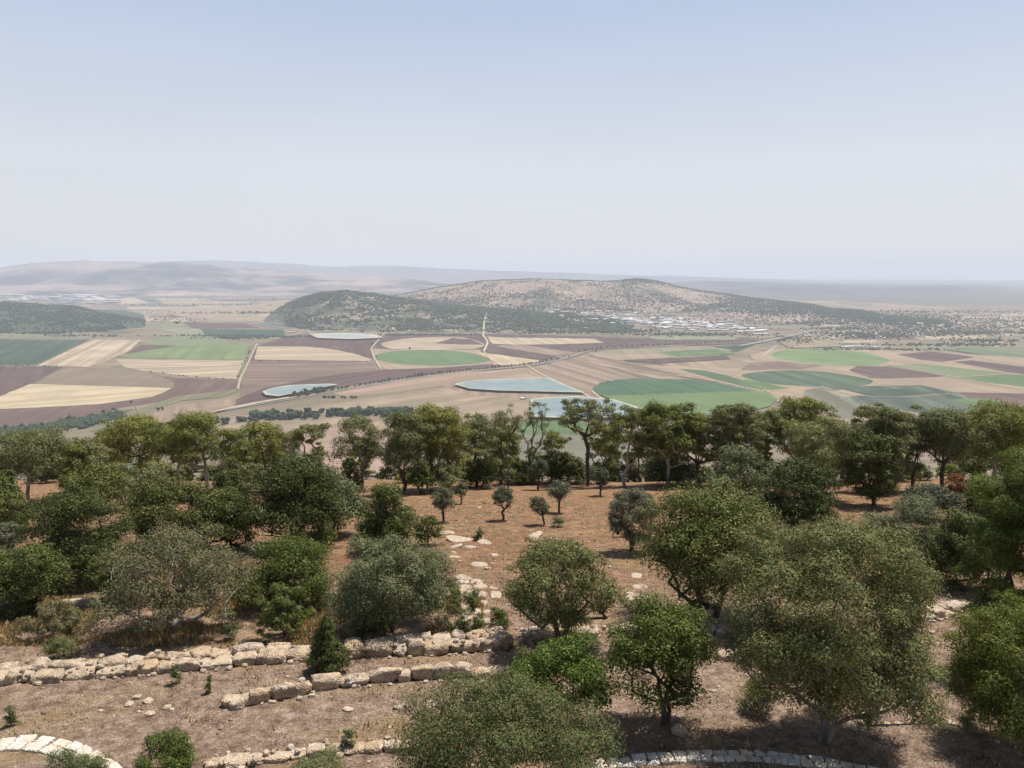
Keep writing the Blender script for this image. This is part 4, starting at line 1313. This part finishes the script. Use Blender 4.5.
plant(380, 426, 410, 494, PINE, "pine_tree", "tall pine with dark straight trunk over the ochre shrub", group=PG)
plant(418, 476, 404, 490, PINE_D, "pine_tree", "dense dark pine, thickest of the middle left", group=PG)
plant(452, 500, 415, 487, PINE_S, "pine_tree", "greyish thin pine right of the thickest middle pine", group=PG)
plant(484, 516, 404, 484, dict(DEADT, cover=0.8), "dead_pine", "brown bare-twigged dead pine in the middle of the back row", group=PG)
plant(514, 540, 401, 482, dict(DEADT, lean=0.05, cover=0.5), "dead_pine", "thin grey dead pine in front of the lower pond", group=PG)
plant(540, 570, 432, 484, PINE_S, "pine_tree", "short faded pine below the lower pond", group=PG)
plant(562, 614, 400, 486, dict(PINE, nclump=30, bottom=0.5), "pine_tree", "tall clear-stemmed pine with a small high crown at the pond's edge", group=PG)
plant(604, 646, 405, 486, dict(PINE_S, leaf=L_PINE), "pine_tree", "slender pine right of the clear-stemmed pine", group=PG)
plant(624, 660, 428, 482, PINE_S, "pine_tree", "low pale pine tucked between two taller ones right of the pond", group=PG)
plant(640, 694, 402, 486, PINE_D, "pine_tree", "bushy round-topped pine in front of the light green round field", group=PG)
plant(676, 722, 414, 484, PINE, "pine_tree", "lower pine with a sloping crown before the light green round field", group=PG)
plant(702, 764, 403, 486, PINE_D, "pine_tree", "broad full pine below the right end of the light green round field", group=PG)
plant(742, 784, 411, 482, PINE, "pine_tree", "pine squeezed between the broad full pine and the high pointed one", group=PG)
plant(770, 824, 397, 482, PINE_D, "pine_tree", "high pine topping the right half with a pointed dark crown", group=PG)
plant(784, 856, 417, 500, dict(PINE_S, cover=1.9, nclump=70, leaf=L_PINE2, bottom=0.06), "pine_tree", "feathery yellowish pine branched to the ground", group=PG)
plant(842, 914, 405, 492, PINE_D, "pine_tree", "wide domed pine left of the wide gapless pine pair on the right", group=PG)
plant(898, 925, 424, 490, PINE_S, "pine_tree", "thin pine filling the dip between the domed pines at the right", group=PG)
plant(910, 974, 409, 492, dict(PINE_D, bottom=0.4), "pine_tree", "flat-topped pine with bare pale lower limbs over the red earth", group=PG)
plant(958, 1028, 402, 490, dict(PINE_D, bottom=0.4), "pine_tree", "big pine at the right edge of the back row", group=PG)
plant(1005, 1080, 410, 488, PINE_D, "pine_tree", "pine cut by the right border behind the near yellow-green pine", group=PG)
for (a0, a1, t, b_, st, lab) in [
        (20, 80, 446, 476, PINE_S, "pine showing low behind the leftmost wide pine's right side"),
        (142, 190, 428, 478, PINE, "lower pine behind the flat-crowned leaning one"),
        (222, 262, 438, 476, PINE, "low dark pine behind the pale sparse one"),
        (400, 440, 420, 478, PINE, "lower pine filling the gap left of the dense dark pine"),
        (462, 492, 430, 478, PINE_S, "faded low pine behind the brown dead one"),
        (586, 622, 424, 478, PINE, "lower pine behind the clear-stemmed pine's right side"),
        (662, 700, 418, 478, PINE_D, "dark pine behind the bushy round-topped one"),
        (724, 764, 418, 478, PINE_D, "dark pine behind the broad full one"),
        (820, 860, 426, 478, PINE, "lower pine behind the feathery one's right side"),
        (868, 905, 416, 478, PINE_D, "dark pine directly behind the wide domed one"),
        (940, 990, 414, 478, PINE_D, "dark pine behind the flat-topped one's right side"),
        (488, 526, 424, 480, PINE_D, "dark low pine between the two dead grey ones"),
        (636, 668, 420, 476, PINE, "lower pine just left of the bushy round-topped one"),
        (92, 132, 430, 476, PINE, "pine filling the gap left of the flat-crowned leaning one"),
        (270, 302, 430, 474, PINE, "small pine between the two at the brown gap's left side")]:
    plant(a0, a1, t, b_, st, "pine_tree", lab, group=PG)
UG = "bushes under the pines"
BG = "shaded bushes filling the ground under the back-row pines"
for i in range(44):
    a = i * 24.5 - 20 + random.uniform(-8, 8)
    if 295 < a < 335: continue
    t_ = random.uniform(452, 468); b_ = random.uniform(478, 484)
    w_ = random.uniform(26, 44)
    plant(a, a + w_, t_, b_, dict(random.choice([OAK, OAKG, PINE_D]), bottom=0.0, nclump=36, cover=2.0, shape='dome'), "bush", "shaded dense bush on the ground under the back-row pines", "bush", BG)

for (a0, a1, t, b_, st, lab) in [
        (0, 22, 470, 512, OAKG, "dark bush under the leftmost wide pine"),
        (60, 92, 474, 506, OAKG, "low green bush under the thin see-through pine"),
        (405, 436, 462, 494, OAKG, "dark green bush left of the dense dark pine's foot"),
        (432, 462, 466, 494, dict(PINE_S, cover=2, bottom=0.05), "pale feathery bush at the dense dark pine's foot"),
        (462, 500, 460, 488, OAK, "dark bush under the thin greyish pine"),
        (506, 540, 462, 484, OAK, "dark bush left of the paired small trees at the clearing's back"),
        (548, 590, 456, 483, OAK, "dark rounded bush behind the clearing's back row of olives"),
        (585, 640, 460, 482, dict(OAKG, cover=2), "broken green hedge under the slender pines"),
        (636, 700, 458, 484, dict(OAK, cover=2.2), "dark low hedge behind the clearing's right end"),
        (340, 362, 458, 492, OAKG, "green bush closing the bottom of the brown gap"),
        (272, 300, 470, 496, OAKG, "green bush behind the great dark oak, under the gap's left pine"),
        (235, 262, 462, 500, PINE_S, "small thin pine sapling left of the great dark oak"),
        (140, 176, 462, 500, dict(PINE_S, cover=1.6), "pale green sapling under the tall leaning pine")]:
    plant(a0, a1, t, b_, st, "bush", lab, "bush", UG)

plant(700, 772, 446, 506, dict(OAK, leaf=L_GREY, cover=2.6), "oak_tree", "grey-green oak under the broad full pine")
plant(746, 840, 462, 536, OAK, "oak_tree", "dark round oak below the feathery yellowish pine")
plant(838, 908, 430, 506, dict(OAK, shape='round', bottom=0.05), "oak_tree", "dark upright oak under the wide domed pine")
plant(900, 960, 486, 520, dict(OAK, leaf=L_OLIVE), "bush", "grey-leaved bush below the flat-topped pine", "bush")
plant(942, 968, 474, 502, dict(OAK, leaf=L_RED, cover=1.6), "bush", "rust-red withered bush beneath the flat-topped pine", "bush")
plant(960, 1004, 488, 524, OAK, "bush", "dark bush right of the rust-red withered one", "bush")
plant(856, 966, 502, 580, dict(GREYB, cover=2.6, nclump=80), "bush", "wide grey olive-coloured bush on the right slope", "bush")
plant(922, 1002, 516, 592, dict(OAKG, leaf=L_OAK2), "bush", "mid-green bush between the grey bush and the near pine", "bush")
plant(680, 708, 470, 488, dict(GREYB), "bush", "small round grey bush at the right end of the clearing", "bush")

plant(-14, 22, 476, 520, dict(OAKG, cover=2.6), "bush", "dark bush at the left border below the leftmost wide pine", "bush")
plant(128, 168, 470, 504, dict(OAK, leaf=L_GREY, cover=2.6), "bush", "greyish bush between the leaning pine's foot and the dark oaks", "bush")
plant(206, 250, 472, 508, OAK, "bush", "dark bush above the greener oak with a short trunk", "bush")
plant(262, 300, 560, 606, dict(OAKG, cover=2.4), "bush", "ragged green bush between the bright-dark thicket and the grey-green mound", "bush")
plant(84, 132, 556, 606, dict(OAKG, cover=2.4), "bush", "green bush squeezed between the left border thicket and the dry one", "bush")
plant(410, 446, 516, 546, dict(OAKG, leaf=L_BRIGHT2, cover=1.6), "bush", "small loose bush at the upper right of the grey-green mound", "bush")
plant(0, 48, 592, 616, dict(GREYB, leaf=L_OAK2, nclump=40, cover=2.2), "bush", "low dusty bush over the pale kerb wall at the left", "bush")
plant(60, 130, 466, 512, dict(OAKG, cover=2.4), "oak_tree", "green oak behind the darkest broad oak")
plant(300, 372, 478, 534, dict(OAK, leaf=L_GREY), "oak_tree", "greyish oak joined to the great dark oak's right side")
plant(-10, 34, 492, 540, OAKG, "oak_tree", "green oak at the left border above the small border olive")
plant(176, 240, 500, 552, OAK, "oak_tree", "dark oak between the dry thicket's top and the greener oak")
plant(-6, 26, 522, 566, dict(OLIVE), "olive_tree", "small grey olive at the left border beside the darkest oak")
plant(24, 134, 490, 586, OAK, "oak_tree", "darkest broad oak on the left side")
plant(116, 214, 480, 546, OAK, "oak_tree", "dark oak behind the dry brown thicket")
plant(198, 264, 488, 548, OAKG, "oak_tree", "greener oak with a short trunk left of the great dark oak")
plant(238, 350, 458, 548, dict(OAK, nclump=100), "oak_tree", "great dark domed oak left of the clearing")
plant(354, 416, 484, 552, OAKG, "oak_tree", "dark green oak at the clearing's left edge")
plant(-12, 76, 548, 612, dict(OAK, leaf=L_OAK2), "bush", "low dark green thicket at the left border", "bush")
plant(234, 338, 538, 606, dict(OAKG, leaf=L_BRIGHT2, cover=2.6), "bush", "rough bright-dark green thicket left of the grey-green mound", "bush")
plant(324, 458, 540, 632, dict(GREYB, nclump=130, cover=3.4, leafpx=2.0), "bush", "big grey-green mound-shaped bush in front of the clearing", "bush")
plant(100, 256, 530, 630, dict(GREYB, leaf=L_DRY, nclump=130, cover=1.9, bark=M_PALEBARK, trunk=0.035, rc=0.08, leafpx=2.2), "thicket", "dry brown thicket with white bare twigs", "bush")
plant(22, 82, 600, 634, dict(GREYB, leaf=L_DRY, cover=2.2, nclump=40), "bush", "low olive-brown shrub at the left end of the dry thicket", "bush")
plant(256, 312, 584, 637, dict(GREYB, leaf=L_OAK2, cover=2.2, nclump=50), "bush", "upright dusty green shrub left of the small dark conifer", "bush")
plant(352, 395, 592, 634, dict(GREYB, leaf=L_OAK2, cover=2.4, nclump=40), "bush", "dark green shrub under the grey-green mound's left side", "bush")
plant(304, 352, 612, 672, dict(shape='cone', bottom=0.0, nclump=70, rc=0.14, cover=3.2, leafpx=2.3, aspect=0.3, leaf=L_OAK, needle=True, trunk=0.03), "juniper", "small dark conifer growing through the stone wall", "shrub")
plant(434, 486, 590, 634, dict(GREYB, leaf=L_OAK, cover=1.5, nclump=44, bark=M_PALEBARK), "bush", "thin dark sapling beside the stone steps", "bush")
plant(498, 628, 536, 646, dict(shape='round', bottom=0.14, nclump=110, rc=0.09, cover=2.1, leafpx=2.4, aspect=0.5, leaf=L_MIXED, stems=4, trunk=0.03, bark=M_BARK), "wild_pistachio", "grey-green many-stemmed tree right of the stone steps")
plant(604, 660, 489, 552, dict(OLIVE, bottom=0.14, nclump=44, leaf=L_OLIVE, rc=0.13, cover=2.8), "olive_tree", "compact grey olive alone at the clearing's right side")
plant(636, 792, 492, 618, dict(OAKG, nclump=120, cover=3.0, leafpx=2.2), "oak_tree", "big rounded dark green oak right of the clearing")
plant(606, 722, 606, 724, dict(shape='dome', bottom=0.2, nclump=60, rc=0.13, cover=3.2, leafpx=2.6, aspect=0.6, leaf=L_BRIGHT2, trunk=0.032, stems=2), "carob_tree", "bright green round tree with a forked dark trunk above the paved edge")
plant(500, 616, 640, 722, dict(shape='dome', bottom=0.0, nclump=80, rc=0.1, cover=2.6, leafpx=2.9, aspect=0.6, leaf=L_BRIGHT, stems=5, trunk=0.015), "bush", "fresh light green bush left of the forked round tree", "bush")
plant(700, 950, 518, 742, dict(shape='round', bottom=0.16, nclump=230, rc=0.075, cover=3.4, leafpx=2.5, aspect=0.5, leaf=L_MIXED, stems=4, trunk=0.014, bark=M_GREYBARK), "wild_pistachio", "largest foreground tree, loose speckled crown at lower right")
plant(390, 622, 694, 850, dict(shape='dome', bottom=0.0, nclump=150, rc=0.08, cover=2.7, leafpx=2.9, aspect=0.45, leaf=L_REDTIP, stems=6, trunk=0.012), "bush", "broad foreground bush with reddish shoot tips at the bottom middle", "bush")
plant(142, 206, 737, 782, dict(shape='dome', bottom=0.0, nclump=50, rc=0.12, cover=2.6, leafpx=2.0, aspect=0.5, leaf=L_BRIGHT2, stems=5, trunk=0.02), "bush", "small green bush on the bare earth at the bottom left", "bush")
plant(44, 104, 752, 792, dict(shape='dome', bottom=0.0, nclump=40, rc=0.12, cover=2.4, leafpx=2.0, aspect=0.3, leaf=L_WEED, stems=5, trunk=0.02), "bush", "light green bush beside the curved white kerb", "bush")
plant(290, 352, 756, 800, dict(shape='dome', bottom=0.0, nclump=40, rc=0.12, cover=1.6, leafpx=2.0, aspect=0.3, leaf=L_WEED, stems=5, trunk=0.02), "bush", "low weed bush in front of the lowest stone row", "bush")
plant(46, 82, 636, 657, dict(shape='dome', bottom=0.0, nclump=30, rc=0.15, cover=2.0, leafpx=1.8, aspect=0.3, leaf=L_WEED, stems=5, trunk=0.02), "bush", "soft green weed clump behind the long stone wall", "bush")
plant(952, 1112, 450, 668, dict(shape='round', bottom=0.10, nclump=130, rc=0.10, cover=3.8, leafpx=2.9, aspect=0.28, flat=0.6, leaf=L_NEARPINE, needle=True, trunk=0.02, stems=1), "pine_tree", "near yellow-green pine cut off by the right border")
plant(944, 1090, 604, 740, dict(shape='dome', bottom=0.0, nclump=100, rc=0.12, cover=3.8, leafpx=2.9, aspect=0.3, leaf=L_NEARPINE, needle=True, trunk=0.02, stems=3), "pine_tree", "low bushy young pine at the lower right border")

# small trees in the clearing
OG = "small olives standing in the clearing"
for (a0, a1, t, b_, lean, lab) in [
        (430, 457, 488, 522, 0.0, "small round olive, nearest the dark green oak in the clearing"),
        (453, 469, 482, 504, 0.0, "thin little olive just behind the leftmost clearing olive"),
        (491, 515, 486, 520, 0.0, "small olive with slanting trunk in the middle of the clearing"),
        (500, 516, 469, 491, 0.0, "tiny dark olive behind the slanting-trunk olive"),
        (526, 550, 459, 490, 0.0, "darker upright olive at the back of the clearing"),
        (545, 573, 480, 513, 0.0, "full-headed olive right of the clearing's middle"),
        (534, 556, 496, 525, -0.3, "leaning thin olive in front of the full-headed one"),
        (591, 610, 467, 496, 0.0, "sparse pale olive at the back right of the clearing")]:
    plant(a0, a1, t, b_, dict(OLIVE, lean=lean, bottom=0.3), "olive_tree", lab, group=OG)
# little weeds
for (a0, a1, t, b_, lf, lab) in [
        (313, 338, 530, 544, L_BRIGHT, "bright low weed below the great dark oak"),
        (472, 484, 528, 540, L_OAK2, "small dark tuft among the clearing's white slabs"),
        (388, 408, 524, 546, L_BRIGHT2, "leafy shrub below the dark green oak at the clearing"),
        (550, 566, 517, 527, L_GREY, "tiny grey tuft at the foot of the leaning thin olive"),
        (376, 400, 540, 562, L_BRIGHT, "ragged bright shoots above the grey-green mound"),
        (958, 976, 712, 730, L_GREY, "small grey-blue herb on the bare earth at the lower right"),
        (205, 214, 686, 693, L_GREY, "silvery herb on the earth between the two long stone walls"),
        (170, 182, 672, 684, L_WEED, "low herb at the foot of the long stone wall"),
        (340, 356, 738, 750, L_GREY, "silvery thistle behind the lowest stone row"),
        (5, 18, 712, 726, L_WEED, "green weed on bare earth near the left border"),
        (488, 512, 606, 628, L_BRIGHT2, "leafy weed overhanging the stone steps"),
        (220, 240, 626, 640, L_WEED, "green weed on the grassy terrace below the dry thicket"),
        (735, 775, 680, 712, L_BRIGHT2, "leafy sprig left of the largest foreground tree"),
        ]:
    plant(a0, a1, t, b_, dict(shape='dome', bottom=0.0, nclump=14, rc=0.2, cover=1.6, leafpx=1.9, aspect=0.35, leaf=lf, stems=3, trunk=0.02), "weed", lab, "weed")

# ------------------------------------------------------------------ stone walls, steps, kerbs, rocks
def ground_line(P, n=200):
    q = [near_pt(*p) for p in P]
    o = np.array([(a[0], a[1]) for a in q])
    d = np.concatenate([[0], np.cumsum(np.hypot(*np.diff(o, axis=0).T))])
    return o, d


def along(o, d, s):
    x = np.interp(s, d, o[:, 0]); y = np.interp(s, d, o[:, 1])
    e = 0.25
    x2 = np.interp(s + e, d, o[:, 0]); y2 = np.interp(s + e, d, o[:, 1])
    x1 = np.interp(s - e, d, o[:, 0]); y1 = np.interp(s - e, d, o[:, 1])
    return float(x), float(y), math.atan2(y2 - y1, x2 - x1)


STONES = []
for i in range(18):
    r_ = np.random.default_rng(500 + i)
    STONES.append(np_mesh("ashlar", stone_verts(1, 1, 1, r_, 0.40, 0.34), CF4, M_STONE, True))
RUBBLE = []
for i in range(10):
    r_ = np.random.default_rng(700 + i)
    RUBBLE.append(np_mesh("rubble", stone_verts(1, 1, 1, r_, 0.7, 0.28), CF4, M_ROCK, True))


def put_stone(root, x, y, z, rz, lx, ly, lz, meshes, name="stone"):
    o = link(name, random.choice(meshes), root)
    o.location = (x - root.location[0], y - root.location[1], z - root.location[2])
    o.rotation_euler = (random.gauss(0, 0.04), random.gauss(0, 0.04), rz + (math.pi if random.random() < 0.5 else 0) + random.gauss(0, 0.05))
    o.scale = (lx, ly, lz)
    return o


def wall(P, label, lmin, lmax, h, depth, back=0, backh=0.3, skip=0.0, name="stone_wall"):
    o, d = ground_line(P)
    x0, y0, _ = along(o, d, 0)
    e = link(name, None, None, (x0, y0, float(slope_z(x0, y0))))
    tag(e, label, "wall")
    fill = Acc()
    for row in range(1 + back):
        s = 0 if row == 0 else random.uniform(0, 0.3)
        while s < d[-1]:
            ln = random.uniform(lmin * 0.75, lmax)
            if row == 0 and random.random() < 0.05: s += random.uniform(0.05, 0.25)
            if random.random() < skip:
                s += ln * random.uniform(1, 2); continue
            x, y, a = along(o, d, s + ln / 2)
            nx, ny = -math.sin(a), math.cos(a)
            off = row * depth * 0.98 + random.gauss(0, 0.03) + depth / 2
            x += nx * off; y += ny * off
            hh = h * random.uniform(0.65, 1.2) if row == 0 else backh * random.uniform(0.75, 1.2)
            z = float(slope_z(x, y))
            put_stone(e, x, y, z + hh / 2 - 0.05, a, ln * 1.02, depth * random.uniform(0.75, 1.15), hh, STONES if random.random() < 0.85 - 0.35 * row else RUBBLE)
            s += ln
    # small chips packed between the blocks
    r_ = np.random.default_rng(int(abs(x0 * 100)) + 5)
    for _ in range(int(d[-1] * (26 if back else 12))):
        x, y, a = along(o, d, r_.uniform(0, d[-1]))
        off = r_.uniform(-0.15, depth * (1 + back) + 0.35)
        x += -math.sin(a) * off; y += math.cos(a) * off
        sz = r_.uniform(0.04, 0.17)
        inside = 0 < off < depth * (1 + back)
        zz = float(slope_z(x, y)) + (r_.uniform(0.0, (backh if off > depth else h) * 0.9) if inside else 0.02)
        fill.add(stone_verts(sz, sz * r_.uniform(.7, 1.2), sz * r_.uniform(.5, .9), r_, 0.6, 0.2, CV2) + np.array([x - x0, y - y0, zz - e.location[2]]), CF2)
    m = fill.mesh("chips", M_ROCK)
    link("rubble_fill", m, e)["kind"] = "stuff"
    return e


UPPER = [(-40, 692), (0, 686), (38, 683), (79, 681), (107, 678), (152, 675), (190, 672.5), (241, 666.5), (301, 662.5)]
wall(UPPER, "long double stone wall crossing the left foreground up to the small conifer", 0.42, 0.85, 0.31, 0.50, 1, 0.34)
wall([(348, 661), (362, 658), (385, 657.5), (428, 655.5), (491, 651), (504, 650)], "stretch of double stone wall between the small conifer and the steps", 0.42, 0.85, 0.38, 0.5, 1, 0.42)
wall([(222, 709), (250, 706.5), (275, 701), (298, 698), (321, 692), (362, 686), (402, 683), (428, 681), (461, 679), (499, 679)],
     "single row of large spaced blocks below the long wall", 0.4, 0.8, 0.34, 0.36, 0)
wall([(203, 771), (250, 767), (276, 764), (320, 758), (352, 755), (392, 753), (440, 752)],
     "lowest row of small pale blocks at the bottom left of the red-tipped bush", 0.4, 0.62, 0.2, 0.34, 0)
wall([(522, 644), (560, 642), (612, 640), (680, 637), (735, 634), (800, 632)], "broken low wall behind the many-stemmed tree", 0.45, 0.8, 0.34, 0.5, 1, 0.3, 0.25)
wall([(720, 662), (760, 661), (788, 658), (850, 656), (930, 650)], "low line of white stones behind the largest foreground tree", 0.35, 0.6, 0.24, 0.4, 0, 0.2, 0.2)
wall([(925, 622), (943, 619), (991, 614), (1040, 616)], "short weathered wall at the right, in front of the near pine", 0.5, 0.8, 0.3, 0.5, 1, 0.25, 0.1)
wall([(-20, 618), (0, 616), (38, 612), (75, 608)], "low pale kerb wall behind the grassy terrace at the left", 0.7, 1.1, 0.28, 0.4, 0, 0.2, 0.05)

# steps: flat slabs climbing away from the viewer between two side rows
sx, sy, sz_ = near_pt(487, 634)
steps = link("stone_steps", None, None, (sx, sy, sz_))
tag(steps, "rough pale stone steps and landing between the sapling and the many-stemmed tree", "steps")
for i, (pxa, pxb, pr) in enumerate([(474, 502, 632), (472, 502, 622), (471, 504, 612), (466, 500, 603), (462, 498, 596), (458, 496, 589), (456, 494, 583)]):
    xa, ya, za = near_pt(pxa, pr); xb, yb, zb = near_pt(pxb, pr)
    nslab = 3 if i < 3 else 2
    if i >= 3: xb = xa + (xb - xa) * 0.7
    for k in range(nslab):
        t = (k + 0.5) / nslab
        x_, y_ = xa + (xb - xa) * t, (ya + yb) / 2 + random.gauss(0, 0.08)
        wd = (xb - xa) / nslab
        put_stone(steps, x_, y_, float(slope_z(x_, y_)) - 0.05 + 0.02 * (i % 2), 0.0, wd * random.uniform(0.7, 1.0), 0.5 * random.uniform(0.7, 1.1), 0.24, RUBBLE, "slab")
for k in range(8):
    x_, y_, z_ = near_pt(470 - k * 1.2, 634 - k * 5.5)
    put_stone(steps, x_, y_, z_ + 0.02, 1.5, 0.55, 0.3, 0.32, STONES, "side_stone")


# paved edges of pale setts
def paving(P, label, rows, w, lmin, lmax):
    o, d = ground_line(P); a_ = Acc(); r_ = np.random.default_rng(int(P[0][1]))
    for row in range(rows):
        s = r_.uniform(0, 0.2)
        while s < d[-1]:
            ln = r_.uniform(lmin, lmax)
            x, y, a = along(o, d, s + ln / 2)
            x += -math.sin(a) * w * row; y += math.cos(a) * w * row
            z = float(slope_z(x, y))
            v = stone_verts(ln * 0.92, w * 0.92, 0.16, r_, 0.03, 0.035)
            a = a + r_.normal(0, 0.04)
            R = np.array([[math.cos(a), -math.sin(a), 0], [math.sin(a), math.cos(a), 0], [0, 0, 1]])
            a_.add(v @ R.T + np.array([x, y, z - 0.03 + r_.normal(0, 0.008)]), CF4)
            s += ln
    o_ = link("paved_path", a_.mesh("paved_path", M_PAVE, True))
    return tag(o_, kind='structure')


paving([(-30, 753), (0, 749), (25, 748), (45, 750), (62, 755), (78, 763), (96, 776), (110, 790)], "", 2, 0.3, 0.3, 0.42)
paving([(560, 778), (607, 768), (640, 764), (680, 761), (750, 760), (817, 766), (878, 778), (930, 792)], "", 2, 0.2, 0.22, 0.32)


def rock(px_, py_, size, label, group=None, flatf=0.5, long=1.4, mat=None):
    x_, y_, z_ = near_pt(px_, py_)
    r_ = random
    me = random.choice(RUBBLE)
    o = link("rock", me, None, (x_, y_, z_ + size * flatf * 0.18))
    o.rotation_euler = (r_.gauss(0, 0.12), r_.gauss(0, 0.12), r_.uniform(0, 6.28))
    o.scale = (size * long * r_.uniform(0.8, 1.2), size * r_.uniform(0.8, 1.2), size * flatf)
    tag(o, label, "rock", group)


rock(679, 734, 0.32, "round boulder at the foot of the forked bright green tree", None, 0.85, 1.0)
rock(462, 541, 0.75, "large flat white slab in the clearing", None, 0.12, 1.8)
rock(484, 543, 0.6, "flat pale slab right of the large white one in the clearing", None, 0.15, 1.6)
rock(444, 533, 0.5, "small flat slab left of the large white one", None, 0.15, 1.8)
rock(534, 537, 0.6, "long pale slab in the clearing below the leaning olive", None, 0.12, 2.4)
rock(236, 706, 0.4, "first tumbled stone at the left end of the single block row", None, 0.6)
rock(400, 709, 0.22, "pale stone lying alone between the single block row and the lowest row", None, 0.4)
rock(432, 707, 0.24, "smooth pale stone near the red-tipped bush on bare earth", None, 0.5)
rock(348, 710, 0.2, "flat pale stone in the middle of the bare earth below the block row", None, 0.3)
RG = "white stones strewn over the clearing"
for i in range(30):
    a = random.uniform(420, 650); b = random.uniform(500, 600)
    if 500 < a < 625 and b > 545: a = random.uniform(440, 500)
    rock(a, b, random.uniform(0.15, 0.45), "whitish flat stone strewn over the red earth of the clearing", RG, 0.25, 1.5)
RG2 = "rubble stones on the foreground earth"
for i in range(60):
    c_ = random.choice([(150, 705, 22, 5), (620, 655, 60, 10), (945, 640, 30, 12), (960, 590, 30, 6), (840, 735, 50, 10), (560, 628, 40, 5), (700, 690, 50, 20), (920, 725, 40, 15)])
    rock(random.gauss(c_[0], c_[2]), min(random.gauss(c_[1], c_[3]), 764), random.uniform(0.05, 0.19), "small whitish rubble stone on the foreground earth", RG2, 0.55, 1.2)

# gravel and dry grass: nobody could count them
gv = Acc()
r_ = np.random.default_rng(88)
NG = 30000
yy = 11 + 40 * r_.uniform(0, 1, NG) ** 1.6
xx = r_.uniform(-0.8, 0.8, NG) * yy
keep = fbm(xx / 2.5, yy / 2.5, 3, 77) > -0.15
xx, yy = xx[keep], yy[keep]
zz = slope_z(xx, yy)
sz = r_.uniform(0.006, 0.020, len(xx)) * (1 + (yy - 12) / 22) * (1 + (r_.uniform(size=len(xx)) > 0.95) * 1.1)
base = [stone_verts(1, 0.8, 0.6, r_, 0.6, 0.25, CV2) for _ in range(8)]
B = np.array(base)[r_.integers(0, 8, len(xx))]
V = B * sz[:, None, None] * 2
V = V + np.stack([xx, yy, zz + sz * 0.2], 1)[:, None, :]
fc = CF2[None] + (np.arange(len(xx)) * len(CV2))[:, None, None]
M_GRAVEL = leaf_mat("gravel_stone", (0.24, 0.17, 0.12), (0.46, 0.37, 0.28), None, 0.0)
tag(link("gravel", np_mesh("gravel", V.reshape(-1, 3), fc.reshape(-1, 4), M_GRAVEL)), "pale gravel scattered over the foreground earth", "gravel", kind='stuff')


def grass(name, n, region, hmin, hmax, mat, label, seed, thr=0.0, nscale=1.6):
    r_ = np.random.default_rng(seed)
    x_, y_ = region(r_, n * 3)
    k = fbm(x_ / nscale, y_ / nscale, 3, seed) > thr
    x_, y_ = x_[k][:n], y_[k][:n]
    n = len(x_)
    z_ = slope_z(x_, y_)
    h = r_.uniform(hmin, hmax, n); w = h * 0.10 + 0.004 * y_ / 10
    a = r_.uniform(0, 6.28, n); lean = r_.normal(0, 0.35, (n, 2)) * h[:, None]
    p = np.stack([x_, y_, z_ - 0.02], 1)
    dx = np.stack([np.cos(a) * w, np.sin(a) * w, np.zeros(n)], 1)
    tip = p + np.stack([lean[:, 0], lean[:, 1], h], 1)
    V = np.stack([p - dx, p + dx, tip], 1).reshape(-1, 3)
    tag(link(name, np_mesh(name, V, np.arange(n * 3).reshape(-1, 3), mat)), label, "grass", kind='stuff')


def reg_terrace(r_, n):   # the grassy terrace behind the long wall
    y_ = r_.uniform(21.5, 27, n); x_ = r_.uniform(-20, -1, n); return x_, y_


def reg_all(r_, n):
    y_ = 12 + 50 * r_.uniform(0, 1, n) ** 1.3; x_ = r_.uniform(-0.75, 0.75, n) * y_; return x_, y_


grass("dry_grass", 26000, reg_terrace, 0.06, 0.22, L_STRAW, "tan dry grass on the terrace behind the long stone wall", 41, -0.1)
grass("dry_straw", 60000, reg_all, 0.02, 0.09, L_STRAW, "short dry straw over the bare slopes", 42, 0.02, 3.0)
grass("green_weeds", 7000, reg_all, 0.04, 0.14, L_WEED, "thin green weeds between the stones and over the clearing", 43, 0.30, 1.2)

grass("dry_tufts", 16000, reg_all, 0.07, 0.20, L_STRAW, "taller dry grass tufts in patches over the slopes", 47, 0.30, 0.9)

# ------------------------------------------------------------------ haze
hz_top = 900.0
x0, x1, y0, y1, z0, z1 = -54000, 54000, -54000, 54000, -3.0, hz_top
me = bpy.data.meshes.new("haze")
me.from_pydata([(x0, y0, z0), (x1, y0, z0), (x1, y1, z0), (x0, y1, z0), (x0, y0, z1), (x1, y0, z1), (x1, y1, z1), (x0, y1, z1)], [],
               [(0, 3, 2, 1), (4, 5, 6, 7), (0, 1, 5, 4), (1, 2, 6, 5), (2, 3, 7, 6), (3, 0, 4, 7)])
hm = bpy.data.materials.new("haze_air"); hm.use_nodes = True
hn = hm.node_tree.nodes; hl = hm.node_tree.links
hn.remove(hn["Principled BSDF"])
pv = hn.new("ShaderNodeVolumePrincipled")
pv.inputs["Color"].default_value = (*HAZE_COLOR, 1)
pv.inputs["Density"].default_value = HAZE_DENSITY
pv.inputs["Anisotropy"].default_value = 0.0
hl.new(pv.outputs[0], hn["Material Output"].inputs["Volume"])
me.materials.append(hm)
tag(link("haze", me), "pale haze filling the air over the whole plain", "haze", kind='stuff')
